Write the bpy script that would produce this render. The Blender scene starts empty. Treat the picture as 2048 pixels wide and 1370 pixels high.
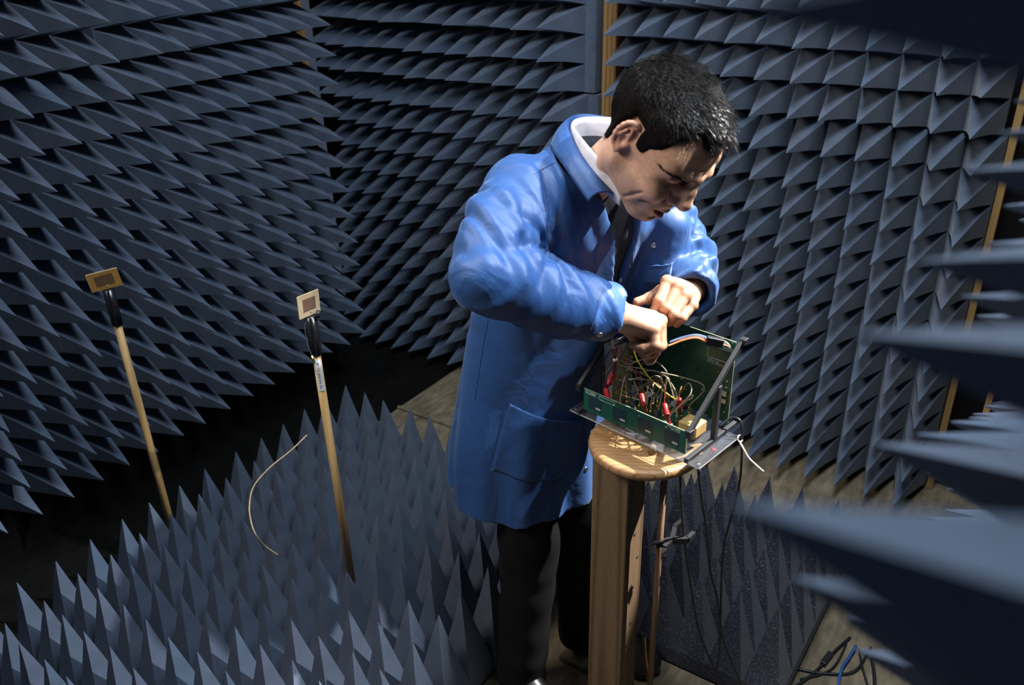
import bpy, bmesh, math, random
import numpy as np
from mathutils import Vector, Matrix
from mathutils.bvhtree import BVHTree

random.seed(7)
rng = np.random.default_rng(7)
scene = bpy.context.scene
COL = scene.collection

# ------------------------------------------------------------------ camera
FPX, PITCH, ROLL, YAW = 1718.08, math.radians(27.069), math.radians(-1.573), math.radians(34.758)
CAMZ = 1.90
Fv = np.array([-math.sin(YAW) * math.cos(PITCH), math.cos(YAW) * math.cos(PITCH), -math.sin(PITCH)])
Rv = np.array([math.cos(YAW), math.sin(YAW), 0.0])
Uv = np.cross(Rv, Fv)
Rv, Uv = Rv * math.cos(ROLL) + Uv * math.sin(ROLL), -Rv * math.sin(ROLL) + Uv * math.cos(ROLL)
CAM = np.array([0.0, 0.0, CAMZ])
cam_data = bpy.data.cameras.new('camera')
cam_data.sensor_width = 36.0
cam_data.sensor_fit = 'HORIZONTAL'
cam_data.lens = FPX / 2048.0 * 36.0
cam_data.clip_start = 0.01
cam_data.dof.use_dof = True
cam_data.dof.focus_distance = 2.05
cam_data.dof.aperture_fstop = 5.0
cam = bpy.data.objects.new('camera', cam_data)
cam.matrix_world = Matrix(((Rv[0], Uv[0], -Fv[0], CAM[0]), (Rv[1], Uv[1], -Fv[1], CAM[1]),
                           (Rv[2], Uv[2], -Fv[2], CAM[2]), (0, 0, 0, 1)))
COL.objects.link(cam)
scene.camera = cam


def at(x, y, depth):
    """world point seen at a photo pixel at the given depth (used to measure positions)"""
    return CAM + (Fv + Rv * (x - 1024) / FPX - Uv * (y - 685) / FPX) * depth


def pix(p):
    q = np.asarray(p, float) - CAM
    z = q @ Fv
    return 1024 + FPX * (q @ Rv) / z, 685 - FPX * (q @ Uv) / z, z


# ------------------------------------------------------------------ light
scene.view_settings.view_transform = 'Standard'
scene.view_settings.look = 'None'
scene.view_settings.exposure = 0.0
scene.view_settings.gamma = 1.0
scene.view_settings.use_curve_mapping = False
world = bpy.data.worlds.new('world')
scene.world = world
world.use_nodes = True
world.node_tree.nodes['Background'].inputs[0].default_value = (0.55, 0.68, 1.0, 1)
world.node_tree.nodes['Background'].inputs[1].default_value = 0.075


def aim(o, loc, target):
    o.location = loc
    o.rotation_euler = (Vector(target) - Vector(loc)).to_track_quat('-Z', 'Y').to_euler()


def area(name, loc, target, size, power, color, spread=180):
    d = bpy.data.lights.new(name, 'AREA')
    d.shape = 'DISK'
    d.size = size
    d.spread = math.radians(spread)
    d.energy = power
    d.color = color
    o = bpy.data.objects.new(name, d)
    COL.objects.link(o)
    aim(o, loc, target)
    return o


def spot(name, loc, target, angle, blend, radius, power, color):
    d = bpy.data.lights.new(name, 'SPOT')
    d.spot_size = math.radians(angle)
    d.spot_blend = blend
    d.shadow_soft_size = radius
    d.energy = power
    d.color = color
    o = bpy.data.objects.new(name, d)
    COL.objects.link(o)
    aim(o, loc, target)
    return o


spot('key_spot', (0.50, 2.85, 3.35), (-0.55, 1.47, 1.20), 15.5, 0.30, 0.016, 2000, (1.0, 0.98, 0.95))
spot('added_spill', (1.00, 1.70, 3.50), (-1.62, 0.62, 0.25), 22, 0.5, 0.03, 760, (0.92, 0.96, 1.0))  # added second spot, set apart from the key, standing in for its floor spill
area('overhead_fill', (-0.45, 1.30, 3.3), (-1.40, 1.40, 0.6), 1.1, 84, (0.80, 0.90, 1.0))  # added soft fill from above for walls and floor, source unseen
area('camera_fill', (-1.9, 0.0, 2.7), (-0.9, 1.45, 1.3), 0.8, 9.5, (1.0, 0.94, 0.87), 75)  # added fill left of the camera to lighten his face, source unseen


# ------------------------------------------------------------------ materials
def new_mat(name):
    m = bpy.data.materials.new(name)
    m.use_nodes = True
    nt = m.node_tree
    return m, nt, nt.nodes['Principled BSDF']


def N(nt, kind, **kw):
    n = nt.nodes.new(kind)
    for k, v in kw.items():
        setattr(n, k, v)
    return n


def ramp(nt, fac, stops):
    r = N(nt, 'ShaderNodeValToRGB')
    el = r.color_ramp.elements
    while len(el) < len(stops):
        el.new(0.5)
    for e, (p, c) in zip(el, stops):
        e.position = p
        e.color = (*c, 1)
    nt.links.new(fac, r.inputs[0])
    return r


def obj_coord(nt, scale=(1, 1, 1), kind='Object', rot=(0, 0, 0)):
    tc = N(nt, 'ShaderNodeTexCoord')
    mp = N(nt, 'ShaderNodeMapping')
    mp.inputs['Scale'].default_value = scale
    mp.inputs['Rotation'].default_value = rot
    nt.links.new(tc.outputs[kind], mp.inputs[0])
    return mp.outputs[0]


def bump(nt, bsdf, height, strength=0.3, dist=0.002):
    b = N(nt, 'ShaderNodeBump')
    b.inputs['Strength'].default_value = strength
    b.inputs['Distance'].default_value = dist
    nt.links.new(height, b.inputs['Height'])
    nt.links.new(b.outputs[0], bsdf.inputs['Normal'])


def plain(name, color, rough=0.5, metal=0.0, spec=0.5, coat=0.0):
    m, nt, b = new_mat(name)
    n = N(nt, 'ShaderNodeTexNoise')
    n.inputs['Scale'].default_value = 60
    n.inputs['Detail'].default_value = 3
    nt.links.new(obj_coord(nt), n.inputs['Vector'])
    c = np.array(color)
    r = ramp(nt, n.outputs[0], [(0.3, tuple(c * 0.85)), (0.7, tuple(np.minimum(c * 1.12, 1)))])
    nt.links.new(r.outputs[0], b.inputs['Base Color'])
    b.inputs['Roughness'].default_value = rough
    b.inputs['Metallic'].default_value = metal
    b.inputs['Specular IOR Level'].default_value = spec
    b.inputs['Coat Weight'].default_value = coat
    return m


def foam_mat(name, base, speck):
    m, nt, b = new_mat(name)
    co = obj_coord(nt)
    big = N(nt, 'ShaderNodeTexNoise')
    big.inputs['Scale'].default_value = 9
    big.inputs['Detail'].default_value = 3
    nt.links.new(co, big.inputs['Vector'])
    fine = N(nt, 'ShaderNodeTexNoise')
    fine.inputs['Scale'].default_value = 420 if not speck else 260
    fine.inputs['Detail'].default_value = 2
    nt.links.new(co, fine.inputs['Vector'])
    c = np.array(base)
    r1 = ramp(nt, big.outputs[0], [(0.3, tuple(c * 0.82)), (0.7, tuple(c * 1.15))])
    info = N(nt, 'ShaderNodeObjectInfo')
    tint = ramp(nt, info.outputs['Random'], [(0.0, (0.90, 0.97, 1.04)), (0.5, (1.0, 1.0, 1.0)), (1.0, (1.10, 1.0, 1.02))])
    mx = N(nt, 'ShaderNodeMix', data_type='RGBA', blend_type='MULTIPLY')
    mx.inputs[0].default_value = 1
    nt.links.new(r1.outputs[0], mx.inputs[6])
    nt.links.new(tint.outputs[0], mx.inputs[7])
    out = mx.outputs[2]
    if speck:
        r2 = ramp(nt, fine.outputs[0], [(0.52, (0.45, 0.45, 0.5)), (0.60, (1.0, 1.0, 1.0)), (0.70, (2.4, 2.45, 2.6))])
    else:
        r2 = ramp(nt, fine.outputs[0], [(0.3, (0.86, 0.86, 0.86)), (0.7, (1.14, 1.14, 1.14))])
    mx2 = N(nt, 'ShaderNodeMix', data_type='RGBA', blend_type='MULTIPLY')
    mx2.inputs[0].default_value = 1
    nt.links.new(out, mx2.inputs[6])
    nt.links.new(r2.outputs[0], mx2.inputs[7])
    nt.links.new(mx2.outputs[2], b.inputs['Base Color'])
    b.inputs['Roughness'].default_value = 0.78
    b.inputs['Specular IOR Level'].default_value = 0.25
    b.inputs['Sheen Weight'].default_value = 0.15
    bump(nt, b, fine.outputs[0], 0.25, 0.001)
    return m


def wood_mat(name, light, dark, scale=(1, 1, 1), rough=0.6, ring=26.0, distort=4.0):
    """scale squeezes the grain along one axis (the small number)"""
    m, nt, b = new_mat(name)
    co = obj_coord(nt, scale)
    w = N(nt, 'ShaderNodeTexWave')
    w.wave_type = 'RINGS'
    w.rings_direction = 'SPHERICAL'
    w.inputs['Scale'].default_value = ring
    w.inputs['Distortion'].default_value = distort
    w.inputs['Detail'].default_value = 3
    w.inputs['Detail Scale'].default_value = 1.6
    nt.links.new(co, w.inputs['Vector'])
    n = N(nt, 'ShaderNodeTexNoise')
    n.inputs['Scale'].default_value = 90
    n.inputs['Detail'].default_value = 5
    nt.links.new(co, n.inputs['Vector'])
    r1 = ramp(nt, w.outputs[0], [(0.0, dark), (0.45, light), (1.0, tuple(np.array(light) * 1.1))])
    r2 = ramp(nt, n.outputs[0], [(0.3, (0.7, 0.68, 0.64)), (0.7, (1.12, 1.1, 1.08))])
    mx = N(nt, 'ShaderNodeMix', data_type='RGBA', blend_type='MULTIPLY')
    mx.inputs[0].default_value = 1
    nt.links.new(r1.outputs[0], mx.inputs[6])
    nt.links.new(r2.outputs[0], mx.inputs[7])
    nt.links.new(mx.outputs[2], b.inputs['Base Color'])
    b.inputs['Roughness'].default_value = rough
    bump(nt, b, n.outputs[0], 0.25, 0.001)
    return m


def board_mat(name, light, dark, period, ang, rough=0.5):
    """flat-sawn board: fine, slightly wandering dark growth lines"""
    m, nt, b = new_mat(name)
    co = obj_coord(nt, (1, 1, 1), 'Object', (0, 0, ang))
    wob = N(nt, 'ShaderNodeTexNoise')
    wob.inputs['Scale'].default_value = 7
    wob.inputs['Detail'].default_value = 2
    nt.links.new(co, wob.inputs['Vector'])
    sep = N(nt, 'ShaderNodeSeparateXYZ')
    nt.links.new(co, sep.inputs[0])
    ma = N(nt, 'ShaderNodeMath', operation='MULTIPLY_ADD')
    nt.links.new(wob.outputs[0], ma.inputs[0])
    ma.inputs[1].default_value = 0.035
    nt.links.new(sep.outputs['Y'], ma.inputs[2])
    mb = N(nt, 'ShaderNodeMath', operation='MULTIPLY')
    nt.links.new(ma.outputs[0], mb.inputs[0])
    mb.inputs[1].default_value = 1.0 / period
    fr = N(nt, 'ShaderNodeMath', operation='FRACT')
    nt.links.new(mb.outputs[0], fr.inputs[0])
    mid = tuple((np.array(light) * 0.7 + np.array(dark) * 0.3))
    r1 = ramp(nt, fr.outputs[0], [(0.0, light), (0.6, tuple(np.array(light) * 0.96)), (0.85, mid), (0.95, dark), (1.0, light)])
    n = N(nt, 'ShaderNodeTexNoise')
    n.inputs['Scale'].default_value = 120
    n.inputs['Detail'].default_value = 4
    nt.links.new(obj_coord(nt, (0.12, 1, 1), 'Object', (0, 0, ang)), n.inputs['Vector'])
    r2 = ramp(nt, n.outputs[0], [(0.3, (0.80, 0.78, 0.75)), (0.7, (1.1, 1.1, 1.08))])
    mx = N(nt, 'ShaderNodeMix', data_type='RGBA', blend_type='MULTIPLY')
    mx.inputs[0].default_value = 1
    nt.links.new(r1.outputs[0], mx.inputs[6])
    nt.links.new(r2.outputs[0], mx.inputs[7])
    nt.links.new(mx.outputs[2], b.inputs['Base Color'])
    b.inputs['Roughness'].default_value = rough
    bump(nt, b, n.outputs[0], 0.15, 0.0008)
    return m


def floor_mat(name, a, c):
    m, nt, b = new_mat(name)
    co = obj_coord(nt)
    n1 = N(nt, 'ShaderNodeTexNoise')
    n1.inputs['Scale'].default_value = 7
    n1.inputs['Detail'].default_value = 8
    n1.inputs['Roughness'].default_value = 0.65
    nt.links.new(co, n1.inputs['Vector'])
    n2 = N(nt, 'ShaderNodeTexNoise')
    n2.inputs['Scale'].default_value = 45
    n2.inputs['Detail'].default_value = 6
    nt.links.new(obj_coord(nt, (1, 0.25, 1)), n2.inputs['Vector'])
    r1 = ramp(nt, n1.outputs[0], [(0.3, a), (0.7, c)])
    r2 = ramp(nt, n2.outputs[0], [(0.3, (0.6, 0.6, 0.6)), (0.7, (1.15, 1.15, 1.12))])
    mx = N(nt, 'ShaderNodeMix', data_type='RGBA', blend_type='MULTIPLY')
    mx.inputs[0].default_value = 1
    nt.links.new(r1.outputs[0], mx.inputs[6])
    nt.links.new(r2.outputs[0], mx.inputs[7])
    nt.links.new(mx.outputs[2], b.inputs['Base Color'])
    b.inputs['Roughness'].default_value = 0.85
    b.inputs['Specular IOR Level'].default_value = 0.12
    bump(nt, b, n2.outputs[0], 0.3, 0.002)
    return m


def coat_mat(name, base, grid=True):
    m, nt, b = new_mat(name)
    co = obj_coord(nt)
    sep = N(nt, 'ShaderNodeSeparateXYZ')
    nt.links.new(co, sep.inputs[0])

    def band(expr):          # thin dark grid lines woven into the cloth
        a = N(nt, 'ShaderNodeMath', operation='MULTIPLY')
        a.inputs[1].default_value = 1.0 / 0.0085
        nt.links.new(expr, a.inputs[0])
        fr = N(nt, 'ShaderNodeMath', operation='FRACT')
        nt.links.new(a.outputs[0], fr.inputs[0])
        g = N(nt, 'ShaderNodeMath', operation='LESS_THAN')
        g.inputs[1].default_value = 0.12
        nt.links.new(fr.outputs[0], g.inputs[0])
        return g.outputs[0]

    def lin(ax, ay, az):
        v = N(nt, 'ShaderNodeVectorMath', operation='DOT_PRODUCT')
        v.inputs[1].default_value = (ax, ay, az)
        nt.links.new(co, v.inputs[0])
        return v.outputs['Value']
    mxx = N(nt, 'ShaderNodeMath', operation='MAXIMUM')
    nt.links.new(band(lin(0.75, 0.35, 0.66)), mxx.inputs[0])
    nt.links.new(band(lin(-0.75, -0.35, 0.66)), mxx.inputs[1])
    n = N(nt, 'ShaderNodeTexNoise')
    n.inputs['Scale'].default_value = 6
    n.inputs['Detail'].default_value = 4
    nt.links.new(co, n.inputs['Vector'])
    c = np.array(base)
    r = ramp(nt, n.outputs[0], [(0.3, tuple(c * 0.88)), (0.7, tuple(c * 1.12))])
    mx = N(nt, 'ShaderNodeMix', data_type='RGBA', blend_type='MULTIPLY')
    nt.links.new(r.outputs[0], mx.inputs[6])
    mx.inputs[7].default_value = (0.86, 0.87, 0.89, 1)
    if grid:
        nt.links.new(mxx.outputs[0], mx.inputs[0])
    else:
        mx.inputs[0].default_value = 0
    nt.links.new(mx.outputs[2], b.inputs['Base Color'])
    b.inputs['Roughness'].default_value = 0.55
    b.inputs['Specular IOR Level'].default_value = 0.45
    b.inputs['Sheen Weight'].default_value = 0.20
    b.inputs['Sheen Roughness'].default_value = 0.4
    b.inputs['Sheen Tint'].default_value = (0.6, 0.75, 1.0, 1)
    wv = N(nt, 'ShaderNodeTexNoise')
    wv.inputs['Scale'].default_value = 900
    nt.links.new(co, wv.inputs['Vector'])
    wr = N(nt, 'ShaderNodeTexNoise')
    wr.inputs['Scale'].default_value = 10
    wr.inputs['Detail'].default_value = 2.5
    wr.inputs['Distortion'].default_value = 1.6
    nt.links.new(obj_coord(nt, (1.0, 1.0, 0.7)), wr.inputs['Vector'])
    b1 = N(nt, 'ShaderNodeBump')
    b1.inputs['Strength'].default_value = 0.55
    b1.inputs['Distance'].default_value = 0.012
    nt.links.new(wr.outputs[0], b1.inputs['Height'])
    b2 = N(nt, 'ShaderNodeBump')
    b2.inputs['Strength'].default_value = 0.12
    b2.inputs['Distance'].default_value = 0.0006
    nt.links.new(wv.outputs[0], b2.inputs['Height'])
    nt.links.new(b1.outputs[0], b2.inputs['Normal'])
    nt.links.new(b2.outputs[0], b.inputs['Normal'])
    return m


def skin_mat():
    m, nt, b = new_mat('skin')
    at_ = N(nt, 'ShaderNodeVertexColor')
    at_.layer_name = 'Col'
    n = N(nt, 'ShaderNodeTexNoise')
    n.inputs['Scale'].default_value = 170
    n.inputs['Detail'].default_value = 5
    nt.links.new(obj_coord(nt), n.inputs['Vector'])
    r = ramp(nt, n.outputs[0], [(0.3, (0.86, 0.82, 0.80)), (0.7, (1.08, 1.08, 1.08))])
    mx = N(nt, 'ShaderNodeMix', data_type='RGBA', blend_type='MULTIPLY')
    mx.inputs[0].default_value = 1
    nt.links.new(at_.outputs[0], mx.inputs[6])
    nt.links.new(r.outputs[0], mx.inputs[7])
    nt.links.new(mx.outputs[2], b.inputs['Base Color'])
    b.inputs['Roughness'].default_value = 0.48
    b.inputs['Subsurface Weight'].default_value = 0.12
    b.inputs['Subsurface Radius'].default_value = (0.012, 0.005, 0.003)
    b.inputs['Subsurface Scale'].default_value = 0.6
    bump(nt, b, n.outputs[0], 0.12, 0.0008)
    return m


M = {}
M['foam'] = foam_mat('blue_grey_foam', (0.080, 0.106, 0.152), False)
M['speck'] = foam_mat('speckled_foam', (0.070, 0.077, 0.103), True)
M['plywood'] = floor_mat('plywood_floor', (0.13, 0.10, 0.065), (0.27, 0.22, 0.15))
M['black_mat'] = floor_mat('black_rubber', (0.002, 0.002, 0.002), (0.006, 0.0055, 0.005))
M['wallboard'] = floor_mat('wall_backing', (0.004, 0.004, 0.005), (0.009, 0.008, 0.008))
M['stud'] = wood_mat('pine_stud', (0.46, 0.27, 0.10), (0.30, 0.15, 0.045), (12, 12, 0.7), 0.6, 3.0, 3.0)
M['post'] = wood_mat('cedar_post', (0.165, 0.105, 0.056), (0.105, 0.062, 0.032), (9, 9, 0.30), 0.65, 2.4, 2.0)
M['top'] = board_mat('oiled_wood_top', (0.40, 0.225, 0.10), (0.17, 0.08, 0.03), 0.0125, math.radians(-28))
M['dowel'] = wood_mat('dowel_wood', (0.52, 0.33, 0.14), (0.42, 0.25, 0.10), (20, 20, 0.5), 0.5, 2.0, 2.0)
M['walnut'] = wood_mat('dark_dowel_wood', (0.20, 0.125, 0.07), (0.15, 0.085, 0.045), (20, 20, 0.5), 0.55, 2.0, 2.0)
M['coat'] = coat_mat('blue_coat_cloth', (0.015, 0.061, 0.195))
M['seam'] = coat_mat('blue_coat_stitching', (0.014, 0.045, 0.16), False)
M['shirt'] = plain('white_shirt_cotton', (0.58, 0.56, 0.60), 0.8)
M['sweater'] = plain('black_knit', (0.010, 0.011, 0.016), 0.9, spec=0.2)
M['trouser'] = plain('black_trouser_cloth', (0.0055, 0.0055, 0.006), 0.85, spec=0.15)
M['shoe'] = plain('black_leather', (0.012, 0.011, 0.011), 0.35)
M['skin'] = skin_mat()
M['hair'] = plain('black_hair', (0.006, 0.005, 0.0045), 0.85, spec=0.03)
M['strand'] = plain('black_hair_strand', (0.004, 0.0034, 0.003), 0.17, spec=0.25)
M['steel'] = plain('steel', (0.55, 0.55, 0.56), 0.3, 1.0)
M['white'] = plain('white_nylon', (0.72, 0.68, 0.60), 0.5)
M['tape'] = plain('black_sleeve_plastic', (0.012, 0.012, 0.016), 0.25)
M['copper'] = plain('copper_laminate', (0.36, 0.20, 0.11), 0.45, 0.15)
M['copper_edge'] = plain('laminate_edge', (0.62, 0.46, 0.27), 0.5)
M['amber'] = plain('amber_laminate', (0.30, 0.155, 0.035), 0.4)
M['amber_patch'] = plain('dark_copper_patch', (0.13, 0.070, 0.035), 0.4, 0.2)
M['rose_patch'] = plain('rose_copper_patch', (0.30, 0.165, 0.105), 0.4, 0.3)
M['pcb'] = plain('green_solder_mask', (0.008, 0.075, 0.045), 0.28)
M['pcb_edge'] = plain('board_edge', (0.30, 0.36, 0.22), 0.5)
M['patch'] = plain('masked_copper_patch', (0.009, 0.030, 0.034), 0.30)
M['silk'] = plain('silkscreen_white', (0.62, 0.70, 0.66), 0.6)
M['solder'] = plain('tinned_pad', (0.62, 0.64, 0.66), 0.4, 0.5)
M['black'] = plain('black_plastic', (0.015, 0.015, 0.018), 0.45)
M['barplastic'] = plain('matte_black_bar', (0.022, 0.022, 0.025), 0.55)
M['gold'] = plain('gold_plate', (0.80, 0.52, 0.14), 0.28, 1.0)
M['coax'] = plain('grey_coax_jacket', (0.34, 0.29, 0.20), 0.38, 0.2)
M['red'] = plain('red_plastic', (0.32, 0.012, 0.016), 0.35)
M['redwire'] = plain('dark_red_wire', (0.16, 0.012, 0.016), 0.4)
M['yellow'] = plain('yellow_wire', (0.80, 0.55, 0.02), 0.4)
M['orange'] = plain('orange_wire', (0.75, 0.20, 0.03), 0.4)
M['bluewire'] = plain('blue_wire', (0.03, 0.10, 0.32), 0.4)
M['greywire'] = plain('grey_wire', (0.035, 0.035, 0.045), 0.5)
M['greenwire'] = plain('green_wire', (0.05, 0.22, 0.12), 0.4)
M['bluecap'] = plain('blue_plastic', (0.06, 0.12, 0.55), 0.3)
M['alum'] = plain('brushed_aluminium', (0.45, 0.44, 0.41), 0.42, 0.8)
M['beige'] = plain('beige_panel', (0.36, 0.33, 0.26), 0.55)
M['tan'] = plain('tan_block', (0.50, 0.32, 0.12), 0.6)
M['paper'] = plain('white_sticker', (0.78, 0.78, 0.78), 0.6)
M['ink'] = plain('black_ink', (0.02, 0.02, 0.02), 0.6)


def acrylic():
    m, nt, b = new_mat('clear_acrylic')
    out = nt.nodes['Material Output']
    n = N(nt, 'ShaderNodeTexNoise')
    n.inputs['Scale'].default_value = 55
    n.inputs['Detail'].default_value = 6
    nt.links.new(obj_coord(nt), n.inputs['Vector'])
    r = ramp(nt, n.outputs[0], [(0.45, (0.03, 0.03, 0.03)), (0.8, (0.30, 0.30, 0.30))])
    tr = N(nt, 'ShaderNodeBsdfTransparent')
    tr.inputs[0].default_value = (0.95, 0.97, 0.98, 1)
    b.inputs['Base Color'].default_value = (0.20, 0.21, 0.23, 1)
    nt.links.new(r.outputs[0], b.inputs['Roughness'])
    lf = N(nt, 'ShaderNodeLayerWeight')
    lf.inputs[0].default_value = 0.18
    lw = N(nt, 'ShaderNodeMath', operation='MULTIPLY_ADD')
    nt.links.new(lf.outputs['Facing'], lw.inputs[0])
    lw.inputs[1].default_value = 0.45
    lw.inputs[2].default_value = 0.04
    ad = N(nt, 'ShaderNodeMath', operation='MULTIPLY_ADD')
    nt.links.new(r.outputs[0], ad.inputs[0])
    ad.inputs[1].default_value = 0.16
    nt.links.new(lw.outputs[0], ad.inputs[2])
    mx = N(nt, 'ShaderNodeMixShader')
    nt.links.new(ad.outputs[0], mx.inputs[0])
    nt.links.new(tr.outputs[0], mx.inputs[1])
    nt.links.new(b.outputs[0], mx.inputs[2])
    nt.links.new(mx.outputs[0], out.inputs[0])
    return m


M['acrylic'] = acrylic()


# ------------------------------------------------------------------ mesh helpers
def link(name, me, mat=None, parent=None, smooth=False):
    o = bpy.data.objects.new(name, me)
    COL.objects.link(o)
    if mat is not None and not me.materials:
        me.materials.append(M[mat] if isinstance(mat, str) else mat)
    if parent is not None:
        o.parent = parent
    if smooth:
        me.polygons.foreach_set('use_smooth', [True] * len(me.polygons))
    return o


def empty(name, loc=(0, 0, 0), rz=0.0):
    o = bpy.data.objects.new(name, None)
    COL.objects.link(o)
    o.location = loc
    o.rotation_euler = (0, 0, rz)
    o.empty_display_size = 0.05
    return o


def tag(o, label, cat, group=None):
    o['label'] = label
    o['category'] = cat
    if group:
        o['group'] = group
    return o


def structure(o):
    o['kind'] = 'structure'
    return o


class MB:
    """collects boxes, tubes, lathes into one mesh"""

    def __init__(self):
        self.v, self.f = [], []

    def add(self, vs, fs):
        n = len(self.v)
        self.v += [tuple(map(float, p)) for p in vs]
        self.f += [tuple(i + n for i in f) for f in fs]
        return self

    def box(self, lo, hi, mat=None):
        (a, b, c), (d, e, g) = lo, hi
        vs = [(a, b, c), (d, b, c), (d, e, c), (a, e, c), (a, b, g), (d, b, g), (d, e, g), (a, e, g)]
        if mat is not None:
            vs = [tuple(mat @ Vector(p)) for p in vs]
        return self.add(vs, [(3, 2, 1, 0), (4, 5, 6, 7), (0, 1, 5, 4), (1, 2, 6, 5), (2, 3, 7, 6), (3, 0, 4, 7)])

    def bar(self, p, q, w, h, up=(0, 0, 1)):
        p, q = Vector(p), Vector(q)
        d = (q - p).normalized()
        s = d.cross(Vector(up))
        if s.length < 1e-4:
            s = d.cross(Vector((1, 0, 0)))
        s.normalize()
        t = s.cross(d)
        vs = []
        for e in (p, q):
            for i, j in ((-1, -1), (1, -1), (1, 1), (-1, 1)):
                vs.append(e + s * (w / 2 * i) + t * (h / 2 * j))
        return self.add(vs, [(3, 2, 1, 0), (4, 5, 6, 7), (0, 1, 5, 4), (1, 2, 6, 5), (2, 3, 7, 6), (3, 0, 4, 7)])

    def tube(self, pts, r, n=7, steps=0, closed=False, r_end=None):
        P = [Vector(p) for p in pts]
        if steps:
            P = spline(P, steps)
        rings = []
        up = Vector((0.13, 0.29, 0.95))
        last = None
        for i, p in enumerate(P):
            d = (P[min(i + 1, len(P) - 1)] - P[max(i - 1, 0)])
            if d.length < 1e-9:
                d = Vector((0, 0, 1))
            d.normalize()
            if last is None:
                s = d.cross(up)
                if s.length < 1e-3:
                    s = d.cross(Vector((1, 0, 0)))
            else:
                s = last - d * last.dot(d)
            s.normalize()
            last = s
            t = d.cross(s)
            rr = r if r_end is None else r + (r_end - r) * i / max(1, len(P) - 1)
            rings.append([p + (s * math.cos(2 * math.pi * k / n) + t * math.sin(2 * math.pi * k / n)) * rr for k in range(n)])
        vs = [v for ring in rings for v in ring]
        fs = []
        for i in range(len(rings) - 1):
            for k in range(n):
                a, b = i * n + k, i * n + (k + 1) % n
                fs.append((a, b, b + n, a + n))
        fs.append(tuple(reversed(range(n))))
        fs.append(tuple(range((len(rings) - 1) * n, len(rings) * n)))
        return self.add(vs, fs)

    def lathe(self, prof, n=24, mat=None):
        """prof: list of (radius, z)"""
        vs, fs = [], []
        for r, z in prof:
            for k in range(n):
                a = 2 * math.pi * k / n
                p = Vector((r * math.cos(a), r * math.sin(a), z))
                vs.append(mat @ p if mat is not None else p)
        for i in range(len(prof) - 1):
            for k in range(n):
                a, b = i * n + k, i * n + (k + 1) % n
                fs.append((a, b, b + n, a + n))
        fs.append(tuple(reversed(range(n))))
        fs.append(tuple(range((len(prof) - 1) * n, len(prof) * n)))
        return self.add(vs, fs)

    def mesh(self, name):
        me = bpy.data.meshes.new(name)
        me.from_pydata(self.v, [], self.f)
        me.update()
        return me

    def build(self, name, mat, parent=None, smooth=False, bevel=0.0):
        o = link(name, self.mesh(name), mat, parent, smooth)
        if bevel:
            b = o.modifiers.new('edges', 'BEVEL')
            b.width = bevel
            b.segments = 2
            b.limit_method = 'ANGLE'
        return o


def spline(P, steps):
    P = [Vector(p) for p in P]
    out = []
    for i in range(len(P) - 1):
        p0, p1, p2, p3 = P[max(i - 1, 0)], P[i], P[i + 1], P[min(i + 2, len(P) - 1)]
        for k in range(steps):
            t = k / steps
            out.append(0.5 * ((2 * p1) + (p2 - p0) * t + (2 * p0 - 5 * p1 + 4 * p2 - p3) * t * t + (3 * p1 - p0 - 3 * p2 + p3) * t ** 3))
    out.append(P[-1])
    return out


def frame_matrix(o, x, y, z):
    m = Matrix.Identity(4)
    for i, c in enumerate((x, y, z, o)):
        for j in range(3):
            m[j][i] = c[j]
    return m


# ------------------------------------------------------------------ the room
FLOOR = structure(MB().box((-3.2, -0.6, -0.08), (0.6, 3.2, 0.0)).build('floor', 'plywood'))
MB().box((-3.1, -0.5, 0.0), (-2.19, 3.0, 0.004)).build('rubber_strip', 'black_mat', FLOOR)
MB().box((-2.19, 2.285, 0.0), (-1.72, 2.30, 0.012)).build('floor_joint', 'plywood', FLOOR)
structure(MB().box((-2.74, -0.4, 0.0), (-2.66, 2.42, 2.35)).build('wall_left', 'wallboard'))
structure(MB().box((-3.1, 2.93, 0.0), (0.6, 3.0, 2.35)).build('wall_far', 'wallboard'))
structure(MB().box((0.275, 0.06, 0.0), (0.34, 2.93, 2.15)).build('wall_right', 'wallboard'))
structure(MB().box((-1.562, 2.875, 0.0), (-1.505, 2.93, 2.3)).build('trim_1', 'stud', bevel=0.003))
structure(MB().box((-0.212, 2.875, 0.0), (-0.190, 2.93, 2.3)).build('trim_2', 'stud', bevel=0.003))
structure(MB().box((-2.70, 2.42, 0.75), (-2.655, 2.47, 2.35)).build('trim_3', 'stud', bevel=0.003))
structure(MB().box((-0.10, 2.90, 0.0), (-0.08, 2.93, 2.3)).build('trim_4', 'stud', bevel=0.003))

# ------------------------------------------------------------------ foam absorbers
PT = 0.1016
PH = 0.252
BT = 0.052


def pyramid_mesh(k, blunt, bend, sag):
    me = MB()
    h = PT / 2 * 0.985
    ts = [0.0, 0.35, 0.7, 0.9, 1.0 - blunt]
    ang = random.uniform(0, 6.28)
    vs, fs = [], []
    for t in ts:
        w = h * (1 - t) * (1 - 0.03 * math.sin(math.pi * t))
        ox = bend * math.cos(ang) * t ** 3
        oy = bend * math.sin(ang) * t ** 3 - sag * t * t
        for sx, sy in ((-1, -1), (1, -1), (1, 1), (-1, 1)):
            vs.append((sx * w + ox, sy * w + oy, PH * t))
    tip = (bend * math.cos(ang), bend * math.sin(ang) - sag, PH * (1 - blunt * 0.55))
    vs.append(tip)
    for i in range(len(ts) - 1):
        for j in range(4):
            a, b = i * 4 + j, i * 4 + (j + 1) % 4
            fs.append((a, b, b + 4, a + 4))
    n = (len(ts) - 1) * 4
    for j in range(4):
        fs.append((n + j, n + (j + 1) % 4, len(vs) - 1))
    me.add(vs, fs)
    return me.mesh('pyramid')


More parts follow.
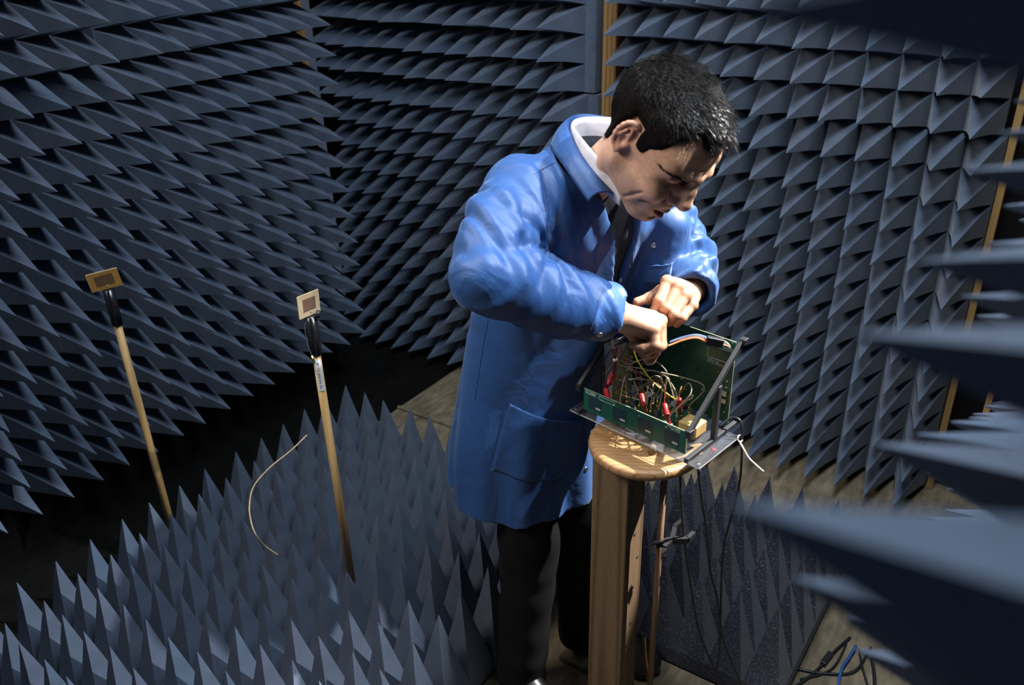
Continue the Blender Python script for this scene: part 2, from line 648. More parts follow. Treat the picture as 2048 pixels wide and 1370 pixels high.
VAR = {}
for kind, sag in (('wall', 0.010), ('floor', 0.0)):
    VAR[kind] = [pyramid_mesh(i, bl, be, sag) for i, (bl, be) in enumerate(
        [(0.012, 0.002), (0.015, 0.004), (0.012, 0.006), (0.02, 0.003), (0.03, 0.008), (0.014, 0.005)])]
SPECK_VAR = []
for me in VAR['floor'][:4]:
    c = me.copy()
    c.materials.append(M['speck'])
    SPECK_VAR.append(c)
for kk in VAR:
    for me in VAR[kk]:
        me.materials.append(M['foam'])


def in_view(p, margin=330):
    x, y, z = pix(p)
    return z > 0.02 and -margin < x < 2048 + margin and -margin < y < 1370 + margin


def panel(label, group, corner, xdir, ydir, kind, ncol=6, nrow=6, mat='foam', turn=0.0, skip=None, pad=0.0):
    """corner: point of the face plane where the pyramids stand; x along columns, y along rows"""
    x, y = Vector(xdir), Vector(ydir)
    z = x.cross(y)
    cx = Vector(corner) + x * (ncol * PT / 2) + y * (nrow * PT / 2)
    mw = frame_matrix(cx, x, y, z) @ Matrix.Rotation(turn, 4, 'Z')
    spots = []
    for r in range(nrow):
        for c in range(ncol):
            l = Vector(((c + 0.5 - ncol / 2) * PT, (r + 0.5 - nrow / 2) * PT, 0))
            if skip and skip(c, r):
                continue
            b = mw @ l
            t = mw @ (l + Vector((0, 0, PH)))
            if in_view(b) or in_view(t):
                spots.append((l, c, r))
    if not spots:
        return None
    w, h = ncol * PT / 2, nrow * PT / 2
    base = MB()
    base.box((-w, -h, -BT), (w + pad, h, 0.001))
    o = link('foam_panel', base.mesh('foam_panel'), mat)
    o.matrix_world = mw
    tag(o, label, 'foam panel', group)
    for l, c, r in spots:
        me = random.choice(SPECK_VAR if mat == 'speck' else VAR[kind][:] + VAR[kind][:4])
        p = bpy.data.objects.new('pyramid', me)
        COL.objects.link(p)
        p.parent = o
        p.location = l
        q = random.choice((0, 1)) * math.pi if kind == 'floor' else 0.0
        p.rotation_euler = (random.gauss(0, 0.010), random.gauss(0, 0.010), q)
        s = random.gauss(1, 0.008)
        p.scale = (1, 1, s)
    return o


ROWS = ['bottom', 'middle', 'top']
# left wall: faces +x (columns run along +y)
XL = -2.337 - PH
for r, z0 in enumerate((0.268, 0.879, 1.490)):
    if r < 2:
        cols = [(1.752, 6, 'beside the far corner'), (1.141, 6, 'at its centre'), (0.530, 6, 'nearest the camera')]
    else:
        cols = [(2.165, 2, 'beside the far corner'), (1.552, 6, 'at its centre'), (0.915, 6, 'nearest the camera')]
    for y0, n, where in cols:
        y0 += random.uniform(-0.004, 0.004)
        nm = 'narrow' if n == 2 else 'square'
        panel(f'{nm} blue-grey pyramid foam panel on left wall, {ROWS[r]} row, {where}', 'foam panels on the left wall',
              (XL, y0, z0), (0, 1, 0), (0, 0, 1), 'wall', ncol=n)
# far wall: faces -y (columns run along +x)
YN = 2.602 + PH
for r, z0 in enumerate((0.030, 0.652, 1.268)):
    for x0, where in ((-2.842, 'in the left corner'), (-2.222, 'just left of the wooden stud'), (-1.452, 'just right of the wooden stud'),
                      (-0.838, 'at the right end')):
        x0 += (0.0, 0.01, -0.004)[r] + random.uniform(-0.004, 0.004)
        if r == 0 and x0 > -1.0:
            x0 += 0.012
        panel(f'blue-grey pyramid foam panel on far wall, {ROWS[r]} row, {where}', 'foam panels on the far wall',
              (x0, YN, z0), (1, 0, 0), (0, 0, 1), 'wall', turn=random.uniform(-0.004, 0.004), pad=0.042 if 'just left' in where else 0.0)
# right wall: faces -x (columns run along -y)
XR = -0.052 + PH
zt = CAMZ - 0.115 + PT * 1.5
for r, z0 in enumerate((zt - 18 * PT, zt - 12 * PT, zt - 6 * PT)):
    for k, where in ((0, 'blurred and closest to the camera'), (1, 'second from the camera'), (2, 'third from the camera'), (3, 'furthest from the camera')):
        y1 = 0.15 - PT / 2 + (k + 1) * 6 * PT + (0.006 * k)
        panel(f'blue-grey pyramid foam panel on right wall, {ROWS[r]} row, {where}', 'foam panels on the right wall',
              (XR, y1, z0), (0, -1, 0), (0, 0, 1), 'wall')
# floor
ZF = 0.323 - PH
for r, (y0, dx, deep) in enumerate(((1.363, 0.0, 'back row'), (0.742, -0.004, 'middle row'), (0.128, 0.006, 'front row'))):
    for c, where in ((0, 'beside the black floor strip'), (1, "by the man's legs")):
        x0 = -2.15 + dx + c * (6 * PT + 0.004)
        panel(f'upright pyramid foam panel on floor, {deep}, {where}', 'foam panels on the floor',
              (x0, y0, ZF), (1, 0, 0), (0, 1, 0), 'floor', ncol=5 if (c == 1 and r < 2) else 6, turn=random.uniform(-0.004, 0.004))
MB().box((-2.17, 0.10, 0.0), (-1.05, 1.98, ZF - BT - 0.001)).build('under_board', 'black_mat', FLOOR)
MB().box((-1.05, 0.10, 0.0), (-0.93, 0.74, ZF - BT - 0.001)).build('under_board', 'black_mat', FLOOR)
panel('dark speckled pyramid foam panel on floor behind the wooden post', 'foam panels on the floor',
      (-0.943, 1.640, ZF), (1, 0, 0), (0, 1, 0), 'floor', mat='speck')
MB().box((-0.93, 1.65, 0.0), (-0.345, 2.24, ZF - BT - 0.001)).build('under_board', 'black_mat', FLOOR)


# ------------------------------------------------------------------ signed-distance modelling
def smin(a, b, k):
    if k <= 0:
        return np.minimum(a, b)
    h = np.maximum(k - np.abs(a - b), 0) / k
    return np.minimum(a, b) - h * h * (k * 0.25)


def smax(a, b, k):
    return -smin(-a, -b, k)


class Vol:
    def __init__(self, lo, hi, h):
        self.h = h
        self.lo = np.array(lo, float)
        n = np.ceil((np.array(hi) - self.lo) / h).astype(int) + 1
        self.ax = [(self.lo[i] + h * np.arange(n[i])).astype(np.float32) for i in range(3)]
        self.f = np.full(tuple(n), 0.5, np.float32)

    def sl(self, lo, hi):
        s = []
        for i in range(3):
            a = int(np.searchsorted(self.ax[i], lo[i]))
            b = int(np.searchsorted(self.ax[i], hi[i]))
            s.append(slice(max(a - 1, 0), min(b + 1, len(self.ax[i]))))
        return tuple(s)

    def grid(self, s=None):
        s = s or (slice(None),) * 3
        return (self.ax[0][s[0]][:, None, None], self.ax[1][s[1]][None, :, None], self.ax[2][s[2]][None, None, :])

    def op(self, fn, lo, hi, k=0.0, sub=False):
        s = self.sl(lo, hi)
        if any(x.stop <= x.start for x in s):
            return
        d = fn(*self.grid(s))
        if sub:
            self.f[s] = smax(self.f[s], -d, k)
        else:
            self.f[s] = smin(self.f[s], d, k)

    def cap(self, a, b, r1, r2=None, k=0.0, sub=False):
        a, b = np.array(a, float), np.array(b, float)
        r2 = r1 if r2 is None else r2
        m = max(r1, r2) + k + 4 * self.h + 0.01
        ba = b - a
        L2 = max(ba @ ba, 1e-9)

        def fn(x, y, z):
            px, py, pz = x - a[0], y - a[1], z - a[2]
            t = np.clip((px * ba[0] + py * ba[1] + pz * ba[2]) / L2, 0, 1)
            return np.sqrt((px - t * ba[0]) ** 2 + (py - t * ba[1]) ** 2 + (pz - t * ba[2]) ** 2) - (r1 + (r2 - r1) * t)
        self.op(fn, np.minimum(a, b) - m, np.maximum(a, b) + m, k, sub)

    def ell(self, c, r, k=0.0, sub=False, rot=None):
        c, r = np.array(c, float), np.array(r, float)
        m = (r.max() if rot is not None else r) + k + 4 * self.h + 0.01

        def fn(x, y, z):
            q = [x - c[0], y - c[1], z - c[2]]
            if rot is not None:
                q = [q[0] * rot[0][i] + q[1] * rot[1][i] + q[2] * rot[2][i] for i in range(3)]
            k0 = np.sqrt(sum((q[i] / r[i]) ** 2 for i in range(3)))
            k1 = np.sqrt(sum((q[i] / r[i] ** 2) ** 2 for i in range(3))) + 1e-9
            return k0 * (k0 - 1) / k1
        self.op(fn, c - m, c + m, k, sub)

    def chain(self, pts, rs, k=0.004, kj=0.0):
        for i in range(len(pts) - 1):
            self.cap(pts[i], pts[i + 1], rs[i], rs[i + 1], k)

    def nets(self):
        f, h = self.f, self.h
        f = f.copy()
        f[0], f[-1], f[:, 0], f[:, -1], f[:, :, 0], f[:, :, -1] = (np.maximum(q, 1e-4) for q in
                                                                   (f[0], f[-1], f[:, 0], f[:, -1], f[:, :, 0], f[:, :, -1]))
        ins = f < 0
        nx, ny, nz = f.shape
        cnt = np.zeros((nx - 1, ny - 1, nz - 1), np.int8)
        for i in (0, 1):
            for j in (0, 1):
                for k in (0, 1):
                    cnt += ins[i:nx - 1 + i, j:ny - 1 + j, k:nz - 1 + k]
        act = (cnt > 0) & (cnt < 8)
        idx = np.argwhere(act)
        ids = np.full(act.shape, -1, np.int64)
        ids[act] = np.arange(len(idx))
        acc = np.zeros((len(idx), 3))
        num = np.zeros(len(idx))
        I, J, K = idx.T
        corners = [(i, j, k) for i in (0, 1) for j in (0, 1) for k in (0, 1)]
        val = {c: f[I + c[0], J + c[1], K + c[2]].astype(float) for c in corners}
        for a in corners:
            for ax in range(3):
                if a[ax]:
                    continue
                b = tuple(1 if q == ax else a[q] for q in range(3))
                va, vb = val[a], val[b]
                m = (va < 0) != (vb < 0)
                t = np.where(m, va / np.where(m, va - vb, 1), 0)
                p = np.zeros((len(idx), 3)) + np.array(a, float)
                p[:, ax] += t
                acc[m] += p[m]
                num[m] += 1
        V = self.lo + (idx + acc / num[:, None]) * h
        faces = []
        for ax in range(3):
            s0 = [slice(1, -1)] * 3
            s0[ax] = slice(0, -1)
            s1 = list(s0)
            s1[ax] = slice(1, None)
            A, B = ins[tuple(s0)], ins[tuple(s1)]
            for sgn, m in ((1, A & ~B), (-1, ~A & B)):
                e = np.argwhere(m)
                if not len(e):
                    continue
                off = np.ones(3, int)
                off[ax] = 0
                e = e + off
                u, v = (ax + 1) % 3, (ax + 2) % 3
                q = []
                for du, dv in ((0, 0), (-1, 0), (-1, -1), (0, -1)):
                    c = e.copy()
                    c[:, u] += du
                    c[:, v] += dv
                    q.append(ids[c[:, 0], c[:, 1], c[:, 2]])
                q = np.stack(q, 1)
                faces.append(q if sgn > 0 else q[:, ::-1])
        F_ = np.concatenate(faces)
        return V, F_


def relax(V, F_, it=2, lam=0.5):
    n = len(V)
    e = np.concatenate([F_[:, [i, (i + 1) % 4]] for i in range(4)])
    deg = np.bincount(e[:, 0], minlength=n) + np.bincount(e[:, 1], minlength=n)
    for _ in range(it):
        s = np.zeros_like(V)
        for a in range(3):
            s[:, a] = np.bincount(e[:, 0], V[e[:, 1], a], n) + np.bincount(e[:, 1], V[e[:, 0], a], n)
        V = V + lam * (s / np.maximum(deg, 1)[:, None] - V)
    return V


def quad_mesh(name, V, F_, colors=None):
    me = bpy.data.meshes.new(name)
    V = np.asarray(V, np.float32)
    F_ = np.asarray(F_, np.int32)
    me.vertices.add(len(V))
    me.vertices.foreach_set('co', V.ravel())
    me.loops.add(F_.size)
    me.loops.foreach_set('vertex_index', F_.ravel())
    me.polygons.add(len(F_))
    me.polygons.foreach_set('loop_start', np.arange(0, F_.size, 4, dtype=np.int32))
    me.polygons.foreach_set('use_smooth', np.ones(len(F_), bool))
    me.update(calc_edges=True)
    me.validate()
    if colors is not None:
        at_ = me.color_attributes.new('Col', 'FLOAT_COLOR', 'POINT')
        c = np.ones((len(V), 4), np.float32)
        c[:, :3] = colors
        at_.data.foreach_set('color', c.ravel())
    return me


# ------------------------------------------------------------------ the man
EF = np.array([0.945, -0.326, 0.0])      # the way he faces
EL = np.array([0.326, 0.945, 0.0])       # his left
UP = np.array([0, 0, 1.0])
HR = np.array([[0.6712, 0.2397, 0.7015], [-0.2249, 0.9675, -0.1154], [-0.7063, -0.0803, 0.7033]])
HT = np.array([-0.63507843, 1.38311975, 1.52894541])
MAN = np.array([-0.92, 1.46, 0.0])


def head_local():
    v = Vol((-0.135, -0.105, -0.215), (0.15, 0.105, 0.15), 0.0019)
    E, Cc = v.ell, v.cap
    E((-0.010, 0, 0.038), (0.094, 0.074, 0.077))
    E((0.030, 0, 0.045), (0.068, 0.063, 0.066), 0.03)
    E((0.035, 0, -0.025), (0.056, 0.056, 0.070), 0.02)
    for s in (-1, 1):
        Cc((-0.008, s * 0.052, -0.010), (-0.004, s * 0.051, -0.058), 0.018, 0.016, 0.02)
        Cc((-0.004, s * 0.053, -0.060), (0.074, s * 0.020, -0.098), 0.020, 0.019, 0.02)
        E((0.045, s * 0.038, -0.050), (0.038, 0.026, 0.042), 0.02)
        E((0.066, s * 0.046, -0.014), (0.024, 0.018, 0.016), 0.016)
        Cc((0.060, s * 0.054, -0.006), (0.008, s * 0.067, 0.002), 0.011, 0.009, 0.016)
        E((0.078, s * 0.040, -0.034), (0.022, 0.020, 0.022), 0.016)
        E((0.045, s * 0.050, 0.032), (0.045, 0.020, 0.035), 0.02)
    E((0.084, 0, -0.100), (0.020, 0.022, 0.018), 0.016)
    E((0.060, 0, -0.100), (0.040, 0.032, 0.018), 0.02)
    E((0.084, 0, -0.066), (0.024, 0.034, 0.028), 0.016)
    # brow ridge
    for s in (-1, 1):
        Cc((0.100, 0, 0.025), (0.095, s * 0.026, 0.028), 0.009, 0.010, 0.014)
        Cc((0.095, s * 0.026, 0.028), (0.070, s * 0.052, 0.023), 0.010, 0.008, 0.014)
    # eye sockets and lids
    for s in (-1, 1):
        E((0.101, s * 0.032, 0.010), (0.019, 0.020, 0.012), 0.012, True)
        E((0.0815, s * 0.0325, 0.010), (0.0135, 0.0155, 0.0125), 0.004)
        E((0.0830, s * 0.0325, 0.0125), (0.0135, 0.0165, 0.0100), 0.004)
        Cc((0.0965, s * 0.0200, 0.0050), (0.0985, s * 0.032, 0.0022), 0.0013, 0.0013, 0.0015, True)
        Cc((0.0985, s * 0.032, 0.0022), (0.0870, s * 0.0480, 0.0052), 0.0013, 0.0013, 0.0015, True)
        Cc((0.0945, s * 0.0215, 0.0190), (0.0870, s * 0.0480, 0.0160), 0.0012, 0.0012, 0.003, True)
        # fold under the eye, crow's feet
        Cc((0.096, s * 0.020, -0.006), (0.088, s * 0.042, -0.009), 0.002, 0.002, 0.006, True)
        Cc((0.080, s * 0.0505, 0.006), (0.070, s * 0.0570, 0.004), 0.0010, 0.0010, 0.003, True)
    # nose
    Cc((0.100, 0, 0.022), (0.112, 0, 0.003), 0.0080, 0.0088, 0.012)
    Cc((0.112, 0, 0.003), (0.1225, 0, -0.018), 0.0088, 0.0110, 0.008)
    E((0.1215, 0, -0.0245), (0.0145, 0.0140, 0.0125), 0.007)
    for s in (-1, 1):
        E((0.107, s * 0.0130, -0.0290), (0.0130, 0.0085, 0.0090), 0.006)
        Cc((0.100, s * 0.0150, -0.010), (0.110, s * 0.006, -0.006), 0.008, 0.007, 0.012)
        E((0.112, s * 0.0068, -0.0395), (0.0060, 0.0036, 0.0045), 0.003, True)
        # groove behind the nostril, smile creases
        Cc((0.098, s * 0.0215, -0.026), (0.102, s * 0.0205, -0.038), 0.0018, 0.0018, 0.004, True)
        E((0.084, s * 0.036, -0.034), (0.018, 0.017, 0.018), 0.010)
        Cc((0.100, s * 0.0225, -0.037), (0.089, s * 0.0370, -0.050), 0.0036, 0.0040, 0.005, True)
        Cc((0.089, s * 0.0370, -0.050), (0.078, s * 0.0440, -0.068), 0.0040, 0.0020, 0.005, True)
        Cc((0.0760, s * 0.0560, -0.040), (0.0670, s * 0.0565, -0.064), 0.0010, 0.0014, 0.008, True)
        Cc((0.0670, s * 0.0565, -0.064), (0.0570, s * 0.0525, -0.086), 0.0014, 0.0008, 0.008, True)
    E((0.099, 0, -0.050), (0.014, 0.022, 0.015), 0.010)
    # lips, a little parted
    for s in (-1, 1):
        Cc((0.1100, s * 0.003, -0.0640), (0.0880, s * 0.0310, -0.0650), 0.0052, 0.0028, 0.005)
        Cc((0.1075, 0, -0.0815), (0.0880, s * 0.0295, -0.0695), 0.0070, 0.0032, 0.005)
        Cc((0.118, 0, -0.0715), (0.0880, s * 0.0325, -0.0668), 0.0030, 0.0010, 0.002, True)
    E((0.112, 0, -0.0718), (0.016, 0.021, 0.0046), 0.002, True)
    Cc((0.106, -0.012, -0.0925), (0.106, 0.012, -0.0925), 0.0022, 0.0022, 0.008, True)
    # ears
    for s in (-1, 1):
        ey = 0.0745
        c0, s0 = math.cos(0.42), math.sin(0.42)
        rot = [[c0, s * s0, 0], [-s * s0, c0, 0], [0, 0, 1]]   # local x tips backwards and outwards
        t = np.linspace(-0.5, 1.15 * math.pi + 0.75, 13)
        pts = []
        for a in t:
            bx, bz = -0.0130 + -0.0140 * math.sin(a) * 1.0, 0.004 + 0.0285 * math.cos(a)
            back = max(0, -(bx + 0.004))
            pts.append((bx, s * (ey + 0.0035 + back * 0.55), bz))
        E((-0.012, s * (ey + 0.001), 0.002), (0.0135, 0.0075, 0.0260), 0.006)
        E((-0.014, s * (ey + 0.008), 0.002), (0.0125, 0.0050, 0.0255), 0.004)
        for i in range(len(pts) - 1):
            Cc(pts[i], pts[i + 1], 0.0042, 0.0042, 0.003)
        E((-0.008, s * (ey + 0.007), -0.027), (0.0075, 0.0050, 0.0095), 0.005)
        E((-0.008, s * (ey + 0.014), -0.005), (0.0075, 0.0085, 0.0115), 0.003, True)
        E((-0.012, s * (ey + 0.016), 0.015), (0.0065, 0.0065, 0.0095), 0.003, True)
        Cc((-0.020, s * (ey + 0.0145), -0.002), (-0.014, s * (ey + 0.0145), 0.018), 0.0030, 0.0026, 0.003)
        E((0.001, s * (ey + 0.001), -0.006), (0.0045, 0.0045, 0.0065), 0.003)
    # neck and throat
    Cc((-0.018, 0, -0.030), (-0.034, 0, -0.200), 0.053, 0.044, 0.03)
    Cc((0.020, 0, -0.080), (-0.034, 0, -0.170), 0.030, 0.022, 0.03)
    for s in (-1, 1):
        Cc((-0.022, s * 0.052, -0.035), (-0.020, s * 0.024, -0.170), 0.014, 0.012, 0.02)
    v.f = np.maximum(v.f, (-0.158 - v.grid()[2]) + 0 * v.f)
    V, F_ = v.nets()
    return relax(V, F_, 2, 0.45), F_


HV, HF = head_local()


def sstep(a, b, x):
    t = np.clip((x - a) / (b - a), 0, 1)
    return t * t * (3 - 2 * t)


def blob(P, c, r):
    return np.exp(-((((P - np.array(c)) / np.array(r)) ** 2).sum(1)))


def head_colors(P):
    base = np.array([0.52, 0.30, 0.195])
    col = np.tile(base, (len(P), 1))
    x, y, z = P.T
    ay = np.abs(y)
    beard = sstep(-0.028, -0.052, z) * sstep(-0.03, 0.015, x) * sstep(-0.150, -0.108, z)
    beard = np.clip(beard, 0, 1) * 0.40
    col = col * (1 - beard[:, None]) + np.array([0.20, 0.135, 0.115]) * beard[:, None]
    for s in (-1, 1):
        k = np.clip(blob(P, (0.080, s * 0.042, -0.028), (0.022, 0.020, 0.018)), 0, 1) * 0.35
        col = col * (1 - k[:, None]) + np.array([0.50, 0.205, 0.145]) * k[:, None]
        k = np.clip(blob(P, (-0.012, s * 0.086, 0.004), (0.03, 0.018, 0.04)), 0, 1) * 0.45
        col = col * (1 - k[:, None]) + np.array([0.52, 0.20, 0.135]) * k[:, None]
        k = np.clip(1.6 * blob(P, (0.096, s * 0.032, 0.0035), (0.012, 0.017, 0.0022)), 0, 1) * 0.85
        col = col * (1 - k[:, None]) + np.array([0.05, 0.03, 0.025]) * k[:, None]
        k = np.clip(1.8 * blob(P, (0.092, s * 0.033, 0.0285), (0.022, 0.020, 0.0042)), 0, 1) * 0.75
        col = col * (1 - k[:, None]) + np.array([0.03, 0.022, 0.018]) * k[:, None]
    k = np.clip(1.5 * blob(P, (0.122, 0, -0.026), (0.016, 0.018, 0.014)), 0, 1) * 0.3
    col = col * (1 - k[:, None]) + np.array([0.52, 0.21, 0.145]) * k[:, None]
    lip = np.clip(1.7 * blob(P, (0.104, 0, -0.0715), (0.020, 0.026, 0.0105)), 0, 1) * (x > 0.086) * 0.75
    col = col * (1 - lip[:, None]) + np.array([0.34, 0.120, 0.105]) * lip[:, None]
    mouth = np.clip(1.8 * blob(P, (0.103, 0, -0.0712), (0.010, 0.018, 0.0030)), 0, 1) * (x < 0.108)
    col = col * (1 - mouth[:, None]) + np.array([0.05, 0.015, 0.013]) * mouth[:, None]
    return col


# --- arms and hands (positions measured off the photograph)
W_ = at
SH_R, EL_R, WR_R = np.array([-0.880, 1.325, 1.395]), W_(978, 548, 1.54), W_(1226, 625, 1.63)
SH_L, EL_L, WR_L = np.array([-0.775, 1.625, 1.355]), W_(1372, 520, 1.90), W_(1382, 580, 1.765)


def hand(joints, palm_extra, wrist, elbow, rw):
    allp = np.array([p for ch in joints for p in ch] + [wrist])
    v = Vol(allp.min(0) - 0.05, allp.max(0) + 0.05, 0.0016)
    d = (elbow - wrist) / np.linalg.norm(elbow - wrist)
    v.cap(wrist, wrist + d * 0.12, rw, rw * 1.25)
    for ch in joints[:4]:
        v.cap(wrist + (ch[0] - wrist) * 0.12, ch[0], rw * 0.62, 0.0125, 0.007)
    for a, b, r1, r2 in palm_extra:
        v.cap(a, b, r1, r2, 0.012)
    for n, ch in enumerate(joints):
        r = ([0.0118, 0.0108, 0.0092, 0.0078], [0.0120, 0.0110, 0.0095, 0.0080], [0.0115, 0.0104, 0.0090, 0.0076],
             [0.0104, 0.0092, 0.0080, 0.0070], [0.0150, 0.0125, 0.0110, 0.0090])[n]
        u = Vol(ch.min(0) - 0.035, ch.max(0) + 0.035, 0.0016)
        # each finger keeps its own crease against its neighbour: small blend radius
        for i in range(len(ch) - 1):
            v.cap(ch[i], ch[i + 1], r[i], r[i + 1], 0.0018 if i else 0.003)
            v.ell(ch[i], (r[i] * 1.12,) * 3, 0.003)
    V, F_ = v.nets()
    return relax(V, F_, 2, 0.45), F_


def P_(l):
    return np.array([W_(*q) for q in l])


RIGHT_HAND = [
    P_([(1321, 636, 1.690), (1321, 679, 1.702), (1311, 704, 1.706), (1303, 722, 1.708)]),
    P_([(1321, 641, 1.672), (1322, 690, 1.680), (1303, 707, 1.692), (1289, 712, 1.700)]),
    P_([(1317, 649, 1.654), (1319, 692, 1.660), (1293, 702, 1.674), (1274, 697, 1.686)]),
    P_([(1308, 658, 1.638), (1311, 689, 1.640), (1287, 695, 1.652), (1264, 690, 1.664)]),
    P_([(1262, 660, 1.690), (1280, 688, 1.704), (1290, 706, 1.706), (1297, 722, 1.708)])]
RV, RF = hand(RIGHT_HAND, [(W_(1245, 640, 1.655), W_(1300, 660, 1.665), 0.026, 0.021)], WR_R, EL_R, 0.0325)
LEFT_HAND = [
    P_([(1334, 563, 1.702), (1318, 602, 1.684), (1309, 622, 1.690), (1303, 637, 1.700)]),
    P_([(1356, 574, 1.692), (1333, 617, 1.676), (1322, 633, 1.692), (1330, 632, 1.712)]),
    P_([(1371, 591, 1.692), (1348, 629, 1.676), (1337, 643, 1.692), (1346, 640, 1.712)]),
    P_([(1384, 611, 1.700), (1364, 636, 1.684), (1353, 646, 1.697), (1361, 641, 1.714)]),
    P_([(1352, 585, 1.740), (1322, 583, 1.722), (1298, 597, 1.716), (1274, 604, 1.712)])]
LV, LF = hand(LEFT_HAND, [(W_(1378, 590, 1.745), W_(1362, 600, 1.715), 0.022, 0.018)], WR_L, EL_L, 0.0285)


def body_core():
    v = Vol((-1.25, 1.0, 0.03), (-0.48, 1.85, 1.52), 0.014)
    v.cap((-0.97, 1.487, 0.90), (-0.925, 1.48, 1.15), 0.10, 0.10)
    v.cap((-0.925, 1.48, 1.15), (-0.87, 1.460, 1.30), 0.10, 0.085, 0.04)
    v.cap(SH_R - 0.035 * UP, SH_L - 0.03 * UP, 0.045, 0.045, 0.04)
    v.cap((-0.86, 1.458, 1.32), HT + HR @ np.array([-0.030, 0, -0.15]), 0.050, 0.036, 0.04)
    for a, b, c in ((SH_R, EL_R, WR_R), (SH_L, EL_L, WR_L)):
        v.cap(a, b, 0.052, 0.043, 0.03)
        v.cap(b, c, 0.042, 0.031, 0.02)
    for hip, kn, an in LEGS:
        v.cap(hip, kn, 0.065, 0.054, 0.03)
        v.cap(kn, an, 0.054, 0.036, 0.02)
    V, F_ = v.nets()
    return V, F_


LEGS = [(np.array([-0.985, 1.415, 0.88]), np.array([-0.925, 1.385, 0.50]), np.array([-0.925, 1.335, 0.10])),
        (np.array([-0.950, 1.555, 0.88]), np.array([-0.890, 1.575, 0.50]), np.array([-0.875, 1.560, 0.10]))]
BV, BF = body_core()
skin_hand = np.array([0.48, 0.265, 0.165])
parts = [(HV @ HR.T + HT, HF, head_colors(HV)), (RV, RF, np.tile(skin_hand, (len(RV), 1))), (LV, LF, np.tile(skin_hand, (len(LV), 1))),
         (BV, BF, np.tile(skin_hand, (len(BV), 1)))]
# redder knuckles
for (V, F_, c), chains in ((parts[1], RIGHT_HAND), (parts[2], LEFT_HAND)):
    for ch in chains:
        for p in ch[:3]:
            k = np.exp(-((V - p) ** 2).sum(1) / 0.013 ** 2)[:, None] * 0.45
            c[:] = c * (1 - k) + np.array([0.46, 0.17, 0.10]) * k
vs, fs, cs, n0 = [], [], [], 0
for V, F_, c in parts:
    vs.append(V)
    fs.append(F_ + n0)
    cs.append(c)
    n0 += len(V)
me = quad_mesh('person', np.concatenate(vs) - MAN, np.concatenate(fs), np.concatenate(cs))
PERSON = link('person', me, 'skin')
PERSON.location = MAN
tag(PERSON, 'dark-haired man in blue lab coat bending over the circuit boards on the post', 'person')


def man_part(name, V, F_, mat, colors=None, parent=None):
    o = link(name, quad_mesh(name, V - MAN, F_, colors), mat, parent or PERSON)
    return o


def man_mb(mb, name, mat, parent=None, smooth=False, **kw):
    mb.v = [tuple(np.array(p) - MAN) for p in mb.v]
    return mb.build(name, mat, parent or PERSON, smooth, **kw)


# --- lab coat
SL = np.array([  # z, centre x, centre y, half width (side to side), half depth
    [0.40, -0.995, 1.484, 0.205, 0.172], [0.56, -0.995, 1.484, 0.202, 0.170], [0.70, -0.994, 1.486, 0.192, 0.162],
    [0.90, -0.982, 1.492, 0.176, 0.148], [1.05, -0.945, 1.490, 0.172, 0.142], [1.18, -0.900, 1.485, 0.182, 0.140],
    [1.30, -0.862, 1.470, 0.188, 0.134], [1.37, -0.845, 1.455, 0.172, 0.115], [1.42, -0.830, 1.448, 0.135, 0.095],
    [1.47, -0.812, 1.445, 0.085, 0.080], [1.52, -0.800, 1.445, 0.050, 0.050]])


def torso_uv(x, y, z):
    cx = np.interp(z, SL[:, 0], SL[:, 1]).astype(np.float32)
    cy = np.interp(z, SL[:, 0], SL[:, 2]).astype(np.float32)
    a = np.interp(z, SL[:, 0], SL[:, 3]).astype(np.float32)
    b = np.interp(z, SL[:, 0], SL[:, 4]).astype(np.float32)
    dx, dy = x - cx, y - cy
    return dx * EL[0] + dy * EL[1], dx * EF[0] + dy * EF[1], a, b


def torso_d(x, y, z):
    u, v, a, b = torso_uv(x, y, z)
    q = (np.abs(u / a) ** 2.3 + np.abs(v / b) ** 2.3) ** (1 / 2.3)
    return (q - 1) * np.minimum(a, b)


def noise3(x, y, z, s, seed):
    r = np.random.default_rng(seed)
    out = 0
    for _ in range(5):
        k = r.normal(size=3) / s
        out = out + np.sin(x * k[0] + y * k[1] + z * k[2] + r.uniform(0, 6.28))
    return out / 5


def sleeve_folds(x, y, z, a, b, amp, wl, tw, seed):
    """ridges that run round a sleeve, slanting by tw"""
    d = b - a
    L = np.linalg.norm(d)
    d = d / L
    s = np.cross(d, UP)
    s /= np.linalg.norm(s)
    t = np.cross(s, d)
    px, py, pz = x - a[0], y - a[1], z - a[2]
    l = px * d[0] + py * d[1] + pz * d[2]
    p = px * s[0] + py * s[1] + pz * s[2]
    q = px * t[0] + py * t[1] + pz * t[2]
    ph = (l + tw * p + tw * 0.4 * q) * (2 * math.pi / wl) + 1.4 * noise3(x, y, z, 0.06, seed)
    w = 0.62 - np.abs(np.sin(ph * 0.5))
    w2 = 0.62 - np.abs(np.sin(ph * 0.93 + 1.1 + 2.0 * noise3(x, y, z, 0.09, seed + 4)))
    return amp * (1.3 * w + 0.7 * w2) * (0.55 + 0.55 * noise3(x, y, z, 0.055, seed + 9))


def seg_t(x, y, z, a, b):
    ba = b - a
    return ((x - a[0]) * ba[0] + (y - a[1]) * ba[1] + (z - a[2]) * ba[2]) / (ba @ ba)


